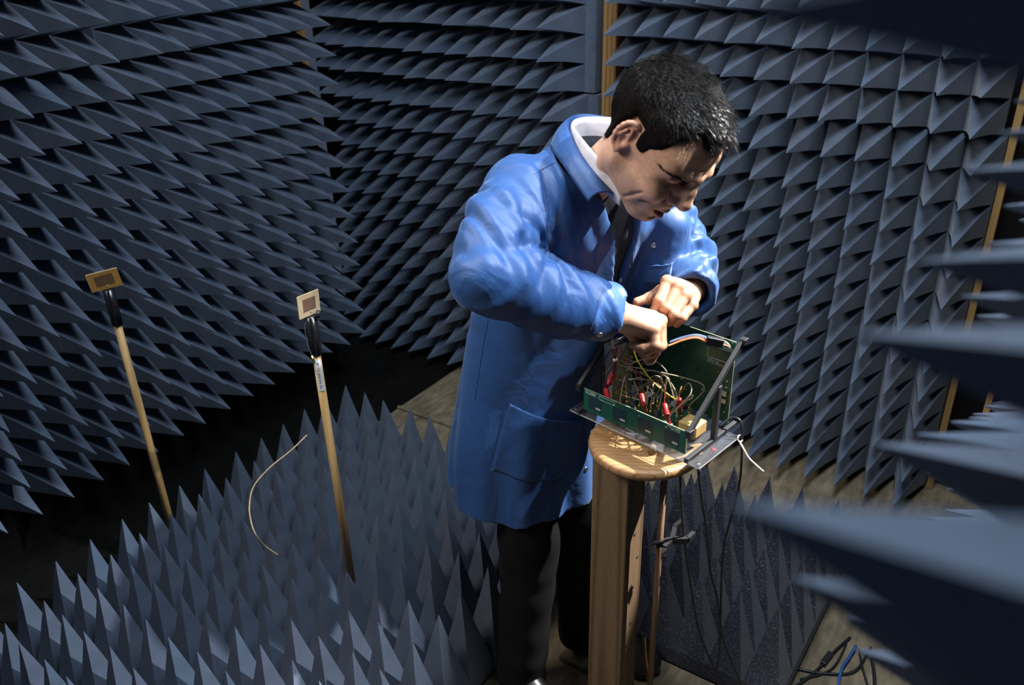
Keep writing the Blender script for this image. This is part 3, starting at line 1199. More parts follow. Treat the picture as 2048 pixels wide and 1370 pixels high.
def make_coat():
    v = Vol((-1.24, 0.99, 0.54), (-0.45, 1.84, 1.53), 0.0045)
    x, y, z = v.grid()
    d = torso_d(x, y, z)
    u, w, a, b = torso_uv(x, y, z)
    # hanging folds of the skirt and creases over chest and back
    ang = np.arctan2(u, w)
    skirt = sstep(1.05, 0.60, z)
    d = d + skirt * (0.007 * np.sin(7 * ang + 3 * z + 0.6) + 0.004 * np.sin(13 * ang + 1.7))
    chest = sstep(1.0, 1.12, z) * sstep(1.46, 1.36, z)
    ph = (u * 0.95 + 0.30 * (z - 1.2)) * 62 + 1.6 * noise3(x, y, z, 0.10, 3)
    d = d + chest * (0.0075 * (0.6 - np.abs(np.sin(ph))) * (0.5 + 0.5 * noise3(x, y, z, 0.12, 4))) * sstep(-0.05, 0.03, w)
    back = sstep(0.95, 1.15, z) * sstep(1.44, 1.30, z) * sstep(0.02, -0.05, w)
    d = d + back * 0.006 * (0.6 - np.abs(np.sin((z + 0.5 * u) * 45 + 1.8 * noise3(x, y, z, 0.1, 6))))
    d = d + 0.004 * noise3(x, y, z, 0.07, 21)
    # open front: a wedge through the chest
    u0 = 0.035 + 0.05 * (1.30 - z)
    half = np.interp(z, [0.95, 1.10, 1.25, 1.36, 1.45], [-0.01, 0.004, 0.022, 0.044, 0.070])
    wedge = np.maximum(np.abs(u - u0) - half, 0.02 - w)
    core = d + 0.014
    d_shell = np.maximum(d, -np.maximum(wedge, -(d + 0.03)))
    v.f = np.minimum(v.f, d_shell).astype(np.float32)
    # overlapping front edge: right half lies a little proud
    body = v.f.copy()
    v.f = np.full_like(v.f, 0.5)
    v.cap(SH_R, SH_L, 0.066, 0.064)
    yoke = np.where((z > 1.30), v.f, 0.5)
    yoke = np.maximum(yoke, -np.maximum(np.abs(u - u0) - half, 0.0 - w))
    v.f = smin(body, yoke.astype(np.float32), 0.04)
    # his left front panel hangs forward, away from the chest
    v.cap(W_(1338, 455, 1.80), W_(1316, 560, 1.83), 0.046, 0.044, 0.03)
    v.cap(W_(1316, 560, 1.83), W_(1262, 660, 1.90), 0.044, 0.040, 0.03)
    body = v.f
    # sleeves
    s = Vol((-1.24, 0.99, 0.54), (-0.45, 1.84, 1.53), 0.0045)
    for side, (A, B, Cc) in (('r', (SH_R, EL_R, WR_R)), ('l', (SH_L, EL_L, WR_L))):
        s.f[:] = 0.5
        cuff = B + (Cc - B) * (0.985 if side == 'r' else 1.17)
        if side == 'r':
            s.cap(A, B, 0.086, 0.062)
            s.cap(B, cuff + (Cc - B) * 0.25, 0.058, 0.052, 0.03)
            s.cap(W_(985, 440, 1.57), W_(958, 545, 1.55), 0.050, 0.040, 0.04)
            s.cap(W_(955, 570, 1.55), W_(1110, 625, 1.60), 0.032, 0.036, 0.04)
            s.cap(W_(1040, 575, 1.55), W_(1190, 625, 1.60), 0.050, 0.048, 0.04)
        else:
            s.cap(A, B, 0.078, 0.062)
            s.cap(B, cuff + (Cc - B) * 0.25, 0.060, 0.050, 0.03)
        lim = np.minimum(A, np.minimum(B, Cc)) - 0.14, np.maximum(A, np.maximum(B, Cc)) + 0.14
        sl = s.sl(*lim)
        gx, gy, gz = s.grid(sl)
        f = s.f[sl]
        tu, tf = seg_t(gx, gy, gz, A, B), seg_t(gx, gy, gz, B, Cc)
        up_m = sstep(0.05, 0.3, tu) * sstep(1.25, 0.9, tu)
        fo_m = sstep(-0.25, 0.05, tf) * sstep(0.92, 0.55, tf)
        f = f + up_m * sleeve_folds(gx, gy, gz, A, B, 0.0085, 0.062, 0.75, 5 if side == 'r' else 8)
        f = f + fo_m * sleeve_folds(gx, gy, gz, B, Cc, 0.0085, 0.070, -0.95, 15 if side == 'r' else 18)
        # creases fanning out of the crook of the elbow
        du, df = (B - A) / np.linalg.norm(B - A), (Cc - B) / np.linalg.norm(Cc - B)
        crook = B + (df - du) * 0.075
        qx, qy, qz = gx - crook[0], gy - crook[1], gz - crook[2]
        ca = qx * du[0] + qy * du[1] + qz * du[2]
        cb = qx * df[0] + qy * df[1] + qz * df[2]
        rr = np.sqrt(qx * qx + qy * qy + qz * qz)
        fan = 0.62 - np.abs(np.sin(5.0 * np.arctan2(ca, -cb) + 1.3 * noise3(gx, gy, gz, 0.07, 51)))
        f = f + 0.010 * fan * np.exp(-((rr - 0.095) / 0.065) ** 2)
        rdg = np.abs(noise3(gx * 1.0, gy * 1.6, gz, 0.035, 61)) - 0.25
        f = f + 0.006 * rdg * sstep(0.3, 0.6, tu) * sstep(0.9, 0.5, tf)
        dn = (Cc - B) / np.linalg.norm(Cc - B)
        pl = (gx - cuff[0]) * dn[0] + (gy - cuff[1]) * dn[1] + (gz - cuff[2]) * dn[2]
        f = np.where(tf > 0.45, np.maximum(f, pl), f)
        s.f[sl] = f
        s.cap(cuff - dn * 0.055, cuff + dn * 0.05, 0.030, 0.0455 if side == 'r' else 0.043, 0.004, sub=True)
        body = smin(body, s.f, 0.018)
    v.f = body
    # keep the collar opening clear around the neck
    nb = HT + HR @ np.array([-0.060, 0, -0.150])
    nt_ = HT + HR @ np.array([-0.030, 0, -0.060])
    v.cap(nb - (nt_ - nb) * 0.1, nt_, 0.066, 0.075, 0.01, sub=True)
    v.f = np.maximum(v.f, (z - 1.475) + 0 * v.f)
    # hem and hollow inside
    hem = 0.592 - 0.03 * (u / 0.2) * 0 + 0.004 * np.sin(9 * ang)
    inner = torso_d(x, y, z) + 0.024
    v.f = np.maximum(v.f, (hem - z))
    v.f = np.maximum(v.f, -np.maximum(inner, z - 0.70))
    V, F_ = v.nets()
    return relax(V, F_, 3, 0.5), F_, core, v


CV, CF, core, cv = make_coat()
COAT = man_part('lab_coat', CV, CF, 'coat')
COAT['label'] = 'bright blue knee-length lab coat'
coat_bvh = BVHTree.FromPolygons([tuple(p) for p in CV], CF.tolist())

# sweater showing in the open front
xx, yy, zz = cv.grid()
sv = Vol((-1.24, 0.99, 0.54), (-0.45, 1.84, 1.53), 0.0045)
sv.f = np.maximum(np.maximum(core, 0.95 - zz), zz - 1.485).astype(np.float32)
neckcut = HT + HR @ np.array([-0.060, 0, -0.150])
sv.cap(neckcut, HT + HR @ np.array([-0.030, 0, -0.060]), 0.044, 0.05, 0.01, sub=True)
SVv, SFf = sv.nets()
SWEATER = man_part('sweater', relax(SVv, SFf, 2), SFf, 'sweater')


def on_coat(p, d):
    """first hit of the coat from p in direction d -> point, normal"""
    h = coat_bvh.ray_cast(Vector(p), Vector(d).normalized())
    return (np.array(h[0]), np.array(h[1])) if h[0] is not None else (None, None)


def cloth_patch(name, centre, outward, rx, ux, outline, parent, thick=0.004, n=26, mat='coat', stitch=True, reach=0.25):
    """a sewn patch laid over the coat: outline is a polygon in (rx, ux) metres around centre"""
    o_ = np.array(outward, float)
    o_ /= np.linalg.norm(o_)
    rx = np.array(rx, float)
    ux = np.array(ux, float)
    poly = np.array(outline)
    # bilinear patch of a 4-corner outline: BL, BR, TR, TL
    bl, br, tr, tl = poly
    grid = []
    for j in range(n + 1):
        row = []
        for i in range(n + 1):
            s, t = i / n, j / n
            q = (bl * (1 - s) + br * s) * (1 - t) + (tl * (1 - s) + tr * s) * t
            if t > 0.9:
                q = q - np.array([0, 0.010 * math.sin(math.pi * s)]) * (t - 0.9) / 0.1
            p = np.array(centre) + rx * q[0] + ux * q[1]
            h, nn = on_coat(p + o_ * reach, -o_)
            if h is None or abs((h - np.array(centre)) @ o_) > 0.12:
                h = p
            edge = min(s, 1 - s, t) * n
            row.append(h + o_ * (0.0012 if edge < 0.5 else thick) + (o_ * 0.003 * math.sin(math.pi * s) if t > 0.85 else 0))
        grid.append(row)
    m = MB()
    vs = [p for row in grid for p in row]
    fs = []
    w = n + 1
    for j in range(n):
        for i in range(n):
            fs.append((j * w + i, j * w + i + 1, (j + 1) * w + i + 1, (j + 1) * w + i))
    m.add(vs, fs)
    o = man_mb(m, name, mat, parent, True)
    md = o.modifiers.new('thickness', 'SOLIDIFY')
    md.thickness = 0.0016
    md.offset = 1
    if stitch:
        line = [grid[j][1] + o_ * 0.0012 for j in range(n, 0, -1)] + [grid[1][i] + o_ * 0.0012 for i in range(1, n)] + \
               [grid[j][n - 1] + o_ * 0.0012 for j in range(1, n + 1)]
        man_mb(MB().tube(line, 0.0009, 4), 'stitching', 'seam', parent)
    return o


def toward_cam(p):
    d = CAM - np.array(p)
    return d / np.linalg.norm(d)


def coat_at(px, py):
    d = at(px, py, 1.0) - CAM
    h, n = on_coat(CAM, d)
    return h, n


# lower pocket on his right side
pc, pn = coat_at(1072, 875)
if pc is not None:
    o_ = np.array([pn[0], pn[1], 0])
    o_ /= np.linalg.norm(o_)
    rx = np.cross(UP, o_)
    cs = []
    for q in ((982, 938), (1125, 952), (1163, 838), (1020, 806)):
        h, _ = coat_at(*q)
        if h is None:
            h = pc
        e = h - pc
        cs.append((e @ rx, e[2]))
    cloth_patch('pocket', pc, o_, rx, UP, cs, COAT)
# chest pocket on his left side
pc, pn = coat_at(1318, 535)
if pc is not None:
    o_ = pn / np.linalg.norm(pn)
    rx = np.cross(UP, o_)
    rx /= np.linalg.norm(rx)
    ux = np.cross(o_, rx)
    cloth_patch('chest_pocket', pc, o_, rx, ux, [(-0.026, -0.034), (0.026, -0.034), (0.028, 0.014), (-0.028, 0.006)], COAT, n=14, reach=0.05)


def snap(px, py, parent=COAT, r=0.006):
    h, n = coat_at(px, py)
    if h is None:
        return
    z = Vector(n).normalized()
    x = z.orthogonal().normalized()
    m = frame_matrix(Vector(h), x, z.cross(x), z)
    man_mb(MB().lathe([(r, 0), (r, 0.0015), (r * 0.75, 0.0026), (r * 0.55, 0.0018), (r * 0.35, 0.0030), (0.0004, 0.0034)], 14, m),
           'snap', 'steel', parent, True)


for q in ((1253, 483), (1307, 491), (1200, 669), (1172, 938), (1240, 560)):
    snap(*q)


def seam(name, pts, r=0.0009, mat='seam'):
    line = []
    for q in spline([Vector((a, b, 0)) for a, b in pts], 8):
        h, n = coat_at(q.x, q.y)
        if h is not None:
            line.append(h + toward_cam(h) * 0.0006)
    if len(line) > 2:
        man_mb(MB().tube(line, r, 4), name, mat, COAT)


seam('shoulder_seam', [(1147, 313), (1110, 325), (1068, 348)])
seam('side_seam', [(976, 640), (962, 720), (950, 800)])
seam('front_edge', [(1262, 450), (1266, 500), (1264, 545)])
seam('cuff_seam', [(1196, 600), (1190, 630), (1182, 660)])


# --- collars
NK = np.array([-0.779, 1.459, 1.448])


def nk(lat, fwd, up):
    return NK + EL * lat + EF * fwd + UP * up


def collar(name, fold, outer, inner, mat, parent, thick, sub=10):
    """fold/outer/inner: rows of (lat, fwd, up) on his right half, from the back centre forward"""
    def full(row):
        r = [nk(*q) for q in row]
        l = [nk(-q[0], q[1], q[2]) for q in row]
        return [np.array(q) for q in spline([Vector(q) for q in reversed(l)] + [Vector(q) for q in r[1:]], sub)]
    rows = [full(r) for r in (inner, fold, outer)]
    n = len(rows[0])
    lines = []
    for t in np.linspace(0, 1, 5):
        lines.append([rows[0][i] * (1 - t) + rows[1][i] * t for i in range(n)])
    for t in np.linspace(0, 1, 8)[1:]:
        lines.append([rows[1][i] * (1 - t) + rows[2][i] * t + (rows[1][i] * 0 + UP * 0.008 + (rows[2][i] - rows[0][i]) * 0.10) * math.sin(math.pi * t) * 0.8
                      for i in range(n)])
    m = MB()
    m.add([p for l in lines for p in l], [(j * n + i, j * n + i + 1, (j + 1) * n + i + 1, (j + 1) * n + i)
                                           for j in range(len(lines) - 1) for i in range(n - 1)])
    o = man_mb(m, name, mat, parent, True)
    md = o.modifiers.new('thickness', 'SOLIDIFY')
    md.thickness = thick
    md.offset = 0
    return o


collar('collar',
       [(0, -0.090, 0.076), (-0.036, -0.074, 0.073), (-0.072, -0.024, 0.062), (-0.095, 0.030, 0.040), (-0.097, 0.075, 0.012), (-0.084, 0.108, -0.018)],
       [(0, -0.120, 0.020), (-0.054, -0.102, 0.022), (-0.098, -0.040, 0.030), (-0.120, 0.014, 0.020), (-0.127, 0.052, 0.000), (-0.126, 0.092, -0.030)],
       [(0, -0.083, 0.022), (-0.034, -0.066, 0.024), (-0.068, -0.020, 0.018), (-0.078, 0.030, 0.004), (-0.075, 0.072, -0.016), (-0.060, 0.102, -0.042)],
       'coat', COAT, 0.0028)
SHIRT = collar('shirt_collar',
               [(0, -0.078, 0.072), (-0.030, -0.064, 0.072), (-0.062, -0.020, 0.070), (-0.086, 0.036, 0.060), (-0.087, 0.084, 0.033), (-0.066, 0.124, -0.002)],
               [(0, -0.084, 0.034), (-0.034, -0.069, 0.034), (-0.067, -0.020, 0.032), (-0.090, 0.034, 0.016), (-0.091, 0.078, -0.010), (-0.072, 0.118, -0.044)],
               [(0, -0.074, 0.022), (-0.028, -0.060, 0.022), (-0.058, -0.018, 0.016), (-0.072, 0.034, 0.006), (-0.073, 0.078, -0.018), (-0.054, 0.112, -0.040)],
               'shirt', PERSON, 0.002)
BTN = nk(-0.068, 0.124, -0.020)
man_mb(MB().lathe([(0.005, 0), (0.005, 0.0015), (0.0035, 0.0024), (0.0004, 0.002)], 12,
                  frame_matrix(Vector(BTN), Vector((-0.6, -0.75, 0.3)).orthogonal().normalized(), Vector((-0.6, -0.75, 0.3)).cross(Vector((-0.6, -0.75, 0.3)).orthogonal()).normalized(), Vector((0.05, -0.95, 0.3)).normalized())),
       'button', 'shirt', SHIRT, True)

# --- trousers
def make_trousers():
    v = Vol((-1.2, 1.2, 0.03), (-0.74, 1.74, 0.98), 0.006)
    v.cap((-0.98, 1.45, 0.90), (-0.965, 1.52, 0.90), 0.095)
    for i, (hip, kn, an) in enumerate(LEGS):
        v.cap(hip, kn, 0.080, 0.072, 0.05)
        v.cap(kn, an + np.array([0.0, 0, -0.03]), 0.074, 0.062, 0.02)
    x, y, z = v.grid()
    m = sstep(0.75, 0.55, z)
    v.f = v.f + m * (0.0045 * np.sin(z * 62 + 3 * noise3(x, y, z, 0.08, 31) + 26 * (x + 0.9)) * (0.5 + 0.5 * noise3(x, y, z, 0.1, 33)) + 0.003 * noise3(x, y, z, 0.04, 35))
    v.f = np.maximum(v.f, 0.055 - z)
    V, F_ = v.nets()
    return relax(V, F_, 2), F_


TV, TF = make_trousers()
man_part('trousers', TV, TF, 'trouser')


def make_shoe(heel, toe, z0):
    heel, toe = np.array([*heel, z0]), np.array([*toe, z0])
    d = (toe - heel) / np.linalg.norm(toe - heel)
    s = np.cross(UP, d)
    lo = np.minimum(heel, toe) - 0.09
    hi = np.maximum(heel, toe) + 0.09
    lo[2], hi[2] = z0 - 0.012, z0 + 0.17
    v = Vol(lo, hi, 0.0045)
    v.cap(heel + d * 0.045 + UP * 0.045, heel + d * 0.20 + UP * 0.035, 0.038, 0.046)
    v.ell(heel + d * 0.225 + UP * 0.024, (0.060, 0.060, 0.036), 0.03)
    v.cap(heel + d * 0.05 + UP * 0.05, heel + d * 0.055 + UP * 0.125, 0.038, 0.044, 0.03)
    v.cap(heel + d * 0.06 + UP * 0.10, heel + d * 0.19 + UP * 0.048, 0.034, 0.034, 0.03)
    x, y, z = v.grid()
    v.f = np.maximum(v.f, z0 + 0.010 - z + 0 * v.f)
    V, F_ = v.nets()
    o = man_part('shoe', relax(V, F_, 2), F_, 'shoe')
    # sole: flat outline of the shoe
    m = MB()
    out = []
    for t in np.linspace(0, 2 * math.pi, 36, endpoint=False):
        l = 0.140 + 0.147 * math.cos(t)
        w = np.interp(l, [0, 0.03, 0.10, 0.20, 0.26, 0.287], [0.020, 0.038, 0.038, 0.051, 0.038, 0.012]) * (abs(math.sin(t)) ** 0.35) * np.sign(math.sin(t))
        out.append(heel + d * l + s * w)
    n = len(out)
    m.add([p for p in out] + [p + UP * 0.016 for p in out],
          [tuple(reversed(range(n))), tuple(range(n, 2 * n))] + [(i, (i + 1) % n, (i + 1) % n + n, i + n) for i in range(n)])
    man_mb(m, 'sole', 'black', o)
    return o


make_shoe((-0.985, 1.350), (-0.715, 1.270), 0.0)
make_shoe((-0.925, 1.562), (-0.640, 1.585), 0.022)

# --- hair
def hair_floor(x, y):
    """lowest z (head frame) where hair grows at fore-aft position x, side position y"""
    side = np.interp(x, [-0.12, -0.085, -0.050, -0.040, -0.026, 0.004, 0.008, 0.014, 0.027, 0.033, 0.050, 0.056, 0.062],
                     [-0.086, -0.084, -0.070, -0.005, 0.038, 0.038, 0.000, -0.012, -0.008, 0.024, 0.046, 0.078, 0.110])
    mid = np.interp(x, [-0.12, -0.085, -0.05, 0.0, 0.05, 0.075, 0.095, 0.11], [-0.086, -0.084, -0.06, 0.03, 0.06, 0.078, 0.088, 0.095])
    k = sstep(0.022, 0.042, np.abs(y))
    return side * k + mid * (1 - k)


def make_hair():
    v = Vol((-0.15, -0.12, -0.10), (0.14, 0.12, 0.19), 0.0028)
    x, y, z = v.grid()
    d0 = np.full(v.f.shape, 0.5, np.float32)
    v.ell((-0.010, 0, 0.038), (0.094, 0.074, 0.077))
    v.ell((0.030, 0, 0.045), (0.068, 0.063, 0.066), 0.03)
    for s in (-1, 1):
        v.ell((0.045, s * 0.050, 0.032), (0.045, 0.020, 0.035), 0.02)
    v.cap((-0.022, 0, -0.030), (-0.026, 0, -0.11), 0.052, 0.050, 0.03)
    v.ell((-0.034, 0, 0.030), (0.084, 0.074, 0.082), 0.02)
    line = hair_floor(x, y) + 0.003 * noise3(x, y, z, 0.006, 44)
    edge = sstep(-0.004, 0.022, z - line)
    thick = np.interp(z, [-0.07, 0.0, 0.06, 0.11], [0.003, 0.004, 0.007, 0.008]) + 0.006 * sstep(0.03, 0.09, x) * sstep(0.07, 0.10, z)
    lump = 0.0018 * noise3(x, y, z, 0.010, 41) + 0.0015 * noise3(x, y, z, 0.018, 42)
    d = v.f - (0.0012 + thick * edge) - lump * edge
    d = smax(d, (line - z) * 0.8 + 0 * v.f, 0.004)
    v.f = d.astype(np.float32)
    V, F_ = v.nets()
    return relax(V, F_, 1), F_


HHV, HHF = make_hair()
HAIR = man_part('hair', HHV @ HR.T + HT, HHF, 'hair')
HAIR['label'] = 'short thick black hair'


def make_strands():
    tri = HHF
    a, b, c, d = (HHV[tri[:, i]] for i in range(4))
    nrm = np.cross(c - a, d - b)
    area_ = np.linalg.norm(nrm, axis=1) + 1e-12
    nrm /= area_[:, None]
    cen = (a + b + c + d) / 4
    ok = (cen[:, 2] > hair_floor(cen[:, 0], cen[:, 1]) - 0.001)
    # outer side only
    ok &= ((cen - np.array([-0.0, 0, 0.03])) * nrm).sum(1) > 0.01
    pr = area_ * ok * (1.0 + 0.8 * sstep(0.05, 0.11, cen[:, 2]))
    n = 11000
    pick = rng.choice(len(cen), n, p=pr / pr.sum())
    w = rng.dirichlet((1, 1, 1, 1), n)
    P = (np.stack([a[pick], b[pick], c[pick], d[pick]], 1) * w[:, :, None]).sum(1)
    Nn = nrm[pick]
    z = P[:, 2]
    top = sstep(0.05, 0.11, z)
    flow = np.stack([0.25 + 0.9 * top, 0.0 * z - 0.15 * np.sign(P[:, 1]), -0.95 + 0.75 * top], 1)
    flow += 0.35 * rng.normal(size=(n, 3))
    whorl = np.sin(P[:, 0] * 130 + 3 * np.sin(P[:, 1] * 90)) * top
    flow[:, 1] += 0.8 * whorl
    flow -= (flow * Nn).sum(1)[:, None] * Nn
    flow /= np.linalg.norm(flow, axis=1)[:, None]
    L = (0.011 + 0.011 * top) * rng.uniform(0.6, 1.3, n)
    lift = 0.16 + 0.14 * top * rng.uniform(0.2, 1.3, n)
    K = 5
    t = np.linspace(0, 1, K)
    curl = rng.normal(size=(n, 3)) * 0.25
    pts = P[:, None, :] - Nn[:, None, :] * 0.002 + L[:, None, None] * (
        flow[:, None, :] * t[None, :, None] + Nn[:, None, :] * (lift[:, None] * np.sin(t * 2.2)[None, :])[:, :, None] + curl[:, None, :] * (t ** 2)[None, :, None] * top[:, None, None])
    rad = 0.00034 * (1 - 0.7 * t)
    S = np.cross(flow, Nn)
    V = []
    for k in range(3):
        a_ = 2 * math.pi * k / 3
        V.append(pts + rad[None, :, None] * (S[:, None, :] * math.cos(a_) + Nn[:, None, :] * math.sin(a_)))
    V = np.stack(V, 2).reshape(-1, 3)          # n, K, 3
    base = (np.arange(n) * K * 3)[:, None, None]
    i = np.arange(K - 1)[None, :, None] * 3
    k = np.arange(3)[None, None, :]
    k2 = (k + 1) % 3
    F_ = np.stack([base + i + k, base + i + k2, base + i + 3 + k2, base + i + 3 + k], -1).reshape(-1, 4)
    return V, F_


STV, STF = make_strands()
st = man_part('hair_strands', STV @ HR.T + HT, STF, 'strand', parent=HAIR)
st['kind'] = 'stuff'


def brow_strands():
    m = MB()
    hb = BVHTree.FromPolygons([tuple(p) for p in HV], HF.tolist())
    for s in (-1, 1):
        for _ in range(190):
            t = random.random()
            yy_ = s * (0.010 + 0.046 * t)
            zz_ = 0.0195 + 0.0065 * math.sin(t * 2.6) + random.gauss(0, 0.0020) * (1.1 - 0.6 * t)
            h = hb.ray_cast(Vector((0.16, yy_ * 1.9, zz_)), Vector((-0.16, -yy_ * 1.9 + yy_ * 0.8, 0)).normalized())
            if h[0] is None:
                continue
            p, nrm = h[0], h[1]
            d = Vector((-0.1 - 0.5 * t, s * 1.0, 0.25 - 0.35 * t + random.gauss(0, 0.2)))
            d = (d - nrm * d.dot(nrm)).normalized() * random.uniform(0.006, 0.010)
            q = [p, p + d * 0.5 + nrm * 0.0014, p + d + nrm * 0.0016]
            m.tube([Vector(HR @ np.array(a) + HT) for a in q], 0.00030, 3, r_end=0.00012)
    return m


M['brow'] = plain('dark_brown_hair', (0.020, 0.013, 0.009), 0.6, spec=0.1)
man_mb(brow_strands(), 'eyebrows', 'brow')

# ------------------------------------------------------------------ wooden stand with the round top
STAND = empty('wooden_stand', (-0.695, 1.402, 0.0))
tag(STAND, 'square cedar post stand with a round oiled wooden top', 'stand')
ZD = 0.868
hw = 0.0445
MB().box((-hw, -hw, 0.0), (hw, hw, ZD - 0.026)).build('post', 'post', STAND, bevel=0.004)
m = MB()
prof = [(0.105, -0.026), (0.116, -0.024), (0.121, -0.019), (0.1225, -0.012), (0.121, -0.005), (0.116, -0.001), (0.110, 0.0), (0.002, 0.0)]
m.lathe(prof, 56, Matrix.Translation((0.046, 0.026, ZD)))
m.build('top', 'top', STAND, True)
for dz in (0.10, 0.19, 0.30, 0.36, 0.47, 0.55, 0.63):
    MB().lathe([(0.0045, 0), (0.004, 0.0012), (0.0005, 0.0014)], 8,
               Matrix.Translation((hw - 0.0002, random.uniform(-0.03, 0.03), dz)) @ Matrix.Rotation(math.pi / 2, 4, 'Y')).build('nail_hole', 'black', STAND)

# thin dowel with the printed fork clip
ROD = empty('thin_dowel', (-0.602, 1.431, 0.0))
tag(ROD, 'thin dark dowel standing beside the post, with a black fork clip', 'dowel')
MB().tube([(0, 0, 0), (0, 0, ZD - 0.027)], 0.0075, 12).build('rod', 'walnut', ROD, True)
clip = MB()
px_ = Rv * 1.0
fx = np.array([Rv[0], Rv[1], 0]) / np.linalg.norm([Rv[0], Rv[1]])
fy = np.array([-fx[1], fx[0], 0])


def clip_pt(r, f_, z_):
    return Vector(fx * r + fy * f_ + UP * z_)


zc = 0.612
for seq in ([(-0.014, -0.018, -0.012), (-0.012, -0.012, 0.0), (0.022, 0.0, 0.0)], [(0.004, -0.026, -0.014), (0.006, -0.016, -0.004), (0.022, 0.0, 0.0)],
            [(0.022, 0.0, 0.0), (0.030, 0.020, 0.012), (0.044, 0.028, 0.018)], [(0.022, 0.0, 0.0), (0.050, 0.0, 0.0), (0.064, 0.016, 0.0)]):
    for p, q in zip(seq[:-1], seq[1:]):
        p, q = np.array(p) * 1.25, np.array(q) * 1.25
        clip.bar(clip_pt(p[0], p[1], zc + p[2]), clip_pt(q[0], q[1], zc + q[2]), 0.010, 0.015)
clip.build('fork_clip', 'black', ROD)

# ------------------------------------------------------------------ circuit board rig
DZ = 0.895
RIG = empty('circuit_rig', (-0.829, 1.413, DZ), math.atan2(-0.167, 0.986))
tag(RIG, 'green antenna circuit board rig full of cables on a clear acrylic plate', 'electronics')
PL, PW, PTk = 0.336, 0.152, 0.006
PLATE = MB().box((0, 0, -PTk), (PL, PW, 0)).build('acrylic_plate', 'acrylic', RIG, bevel=0.0008)
M['sawn'] = plain('sawn_acrylic_edge', (0.42, 0.44, 0.46), 0.35)
for lo, hi in (((0, -0.0004, -0.0040), (PL, 0, -0.0012)), ((PL, 0, -0.0040), (PL + 0.0004, PW, -0.0012)), ((-0.0004, 0, -0.0040), (0, PW, -0.0012))):
    MB().box(lo, hi).build('sawn_edge', 'sawn', PLATE)
for hx, hy in ((0.010, 0.010), (PL - 0.010, 0.010), (0.010, PW - 0.010)):
    MB().lathe([(0.004, 0), (0.004, 0.001), (0.0025, 0.0012)], 10, Matrix.Translation((hx, hy, 0.0))).build('screw', 'steel', RIG, True)
# standoffs under the plate
for sx, sy in ((0.215, 0.012), (0.10, 0.10), (0.22, 0.11)):
    MB().tube([(sx, sy, -PTk), (sx, sy, -(DZ - ZD))], 0.008, 12).build('standoff', 'walnut', RIG, True)
# front antenna board
FB = MB().box((0.036, 0.004, 0.013), (0.299, 0.0056, 0.066)).build('antenna_board', 'pcb', RIG)
MB().box((0.036, 0.0040, 0.0660), (0.299, 0.0056, 0.0664)).build('board_edge', 'pcb_edge', FB)
MB().box((0.299, 0.0040, 0.013), (0.2994, 0.0056, 0.066)).build('board_edge', 'pcb_edge', FB)
for k in range(4):
    x0 = 0.050 + k * 0.0655
    MB().box((x0, 0.0036, 0.021), (x0 + 0.036, 0.004, 0.054)).build('patch', 'patch', FB)
    MB().box((x0 + 0.020, 0.0031, 0.0265), (x0 + 0.033, 0.0036, 0.0305)).build('pad', 'solder', FB)
    MB().box((x0 + 0.001, 0.0034, 0.0560), (x0 + 0.005, 0.004, 0.0572)).build('reference_mark', 'silk', FB)
fr = MB()
for a, b in (((0.079, 0.0625), (0.120, 0.0625)), ((0.079, 0.0545), (0.120, 0.0545)), ((0.079, 0.0545), (0.079, 0.0625)), ((0.120, 0.0545), (0.120, 0.0625))):
    fr.bar((a[0], 0.0038, a[1]), (b[0], 0.0038, b[1]), 0.0005, 0.0004)
fr.build('printed_frame', 'silk', FB)


def lettering(lines, x0, y, z0, height, parent, seed):
    """rows of tiny printed characters, too small to read, as flat silkscreen strokes"""
    r = random.Random(seed)
    m = MB()
    for i, (words, dx) in enumerate(lines):
        x = x0 + dx
        z = z0 - i * height * 1.45
        for n in words:
            for _ in range(n):
                w = height * r.uniform(0.40, 0.62)
                t = height * 0.17
                if r.random() < 0.75:
                    m.box((x, y, z), (x + t, y + 0.0003, z + height))
                if r.random() < 0.6:
                    m.box((x + w - t, y, z), (x + w, y + 0.0003, z + height * r.choice((0.6, 1))))
                for h_ in (0, 0.42, 0.83):
                    if r.random() < 0.55:
                        m.box((x, y, z + height * h_), (x + w, y + 0.0003, z + height * h_ + t))
                x += w + height * 0.2
            x += height * 0.5
    m.build('lettering', 'silk', parent)


lettering([((3, 7, 2), 0), ((3, 1, 1, 6), 0)], 0.041, 0.0036, 0.0615, 0.0030, FB, 1)
lettering([((9, 5), 0), ((11,), 0.010)], 0.252, 0.0036, 0.0610, 0.0030, FB, 2)

# back board
BY = 0.168
BB = MB().box((0.030, BY, 0.008), (0.297, BY + 0.0016, 0.201)).build('main_board', 'pcb', RIG)
MB().box((0.030, BY, 0.201), (0.297, BY + 0.0016, 0.2015)).build('board_edge', 'pcb_edge', BB)
MB().box((0.297, BY, 0.008), (0.2975, BY + 0.0016, 0.201)).build('board_edge', 'pcb_edge', BB)
fr = MB()
for a, b in (((0.235, 0.176), (0.290, 0.176)), ((0.235, 0.148), (0.290, 0.148)), ((0.235, 0.148), (0.235, 0.176))):
    fr.bar((a[0], BY - 0.0002, a[1]), (b[0], BY - 0.0002, b[1]), 0.0005, 0.0004)
fr.build('printed_frame', 'silk', BB)
lettering([((8,), 0)], 0.238, BY - 0.0004, 0.1835, 0.0032, BB, 3)
lettering([((11,), 0)], 0.260, BY - 0.0004, 0.1790, 0.0042, BB, 4)
lettering([((6, 1, 3), 0), ((2, 3, 6, 2), 0)], 0.236, BY - 0.0004, 0.141, 0.0036, BB, 5)
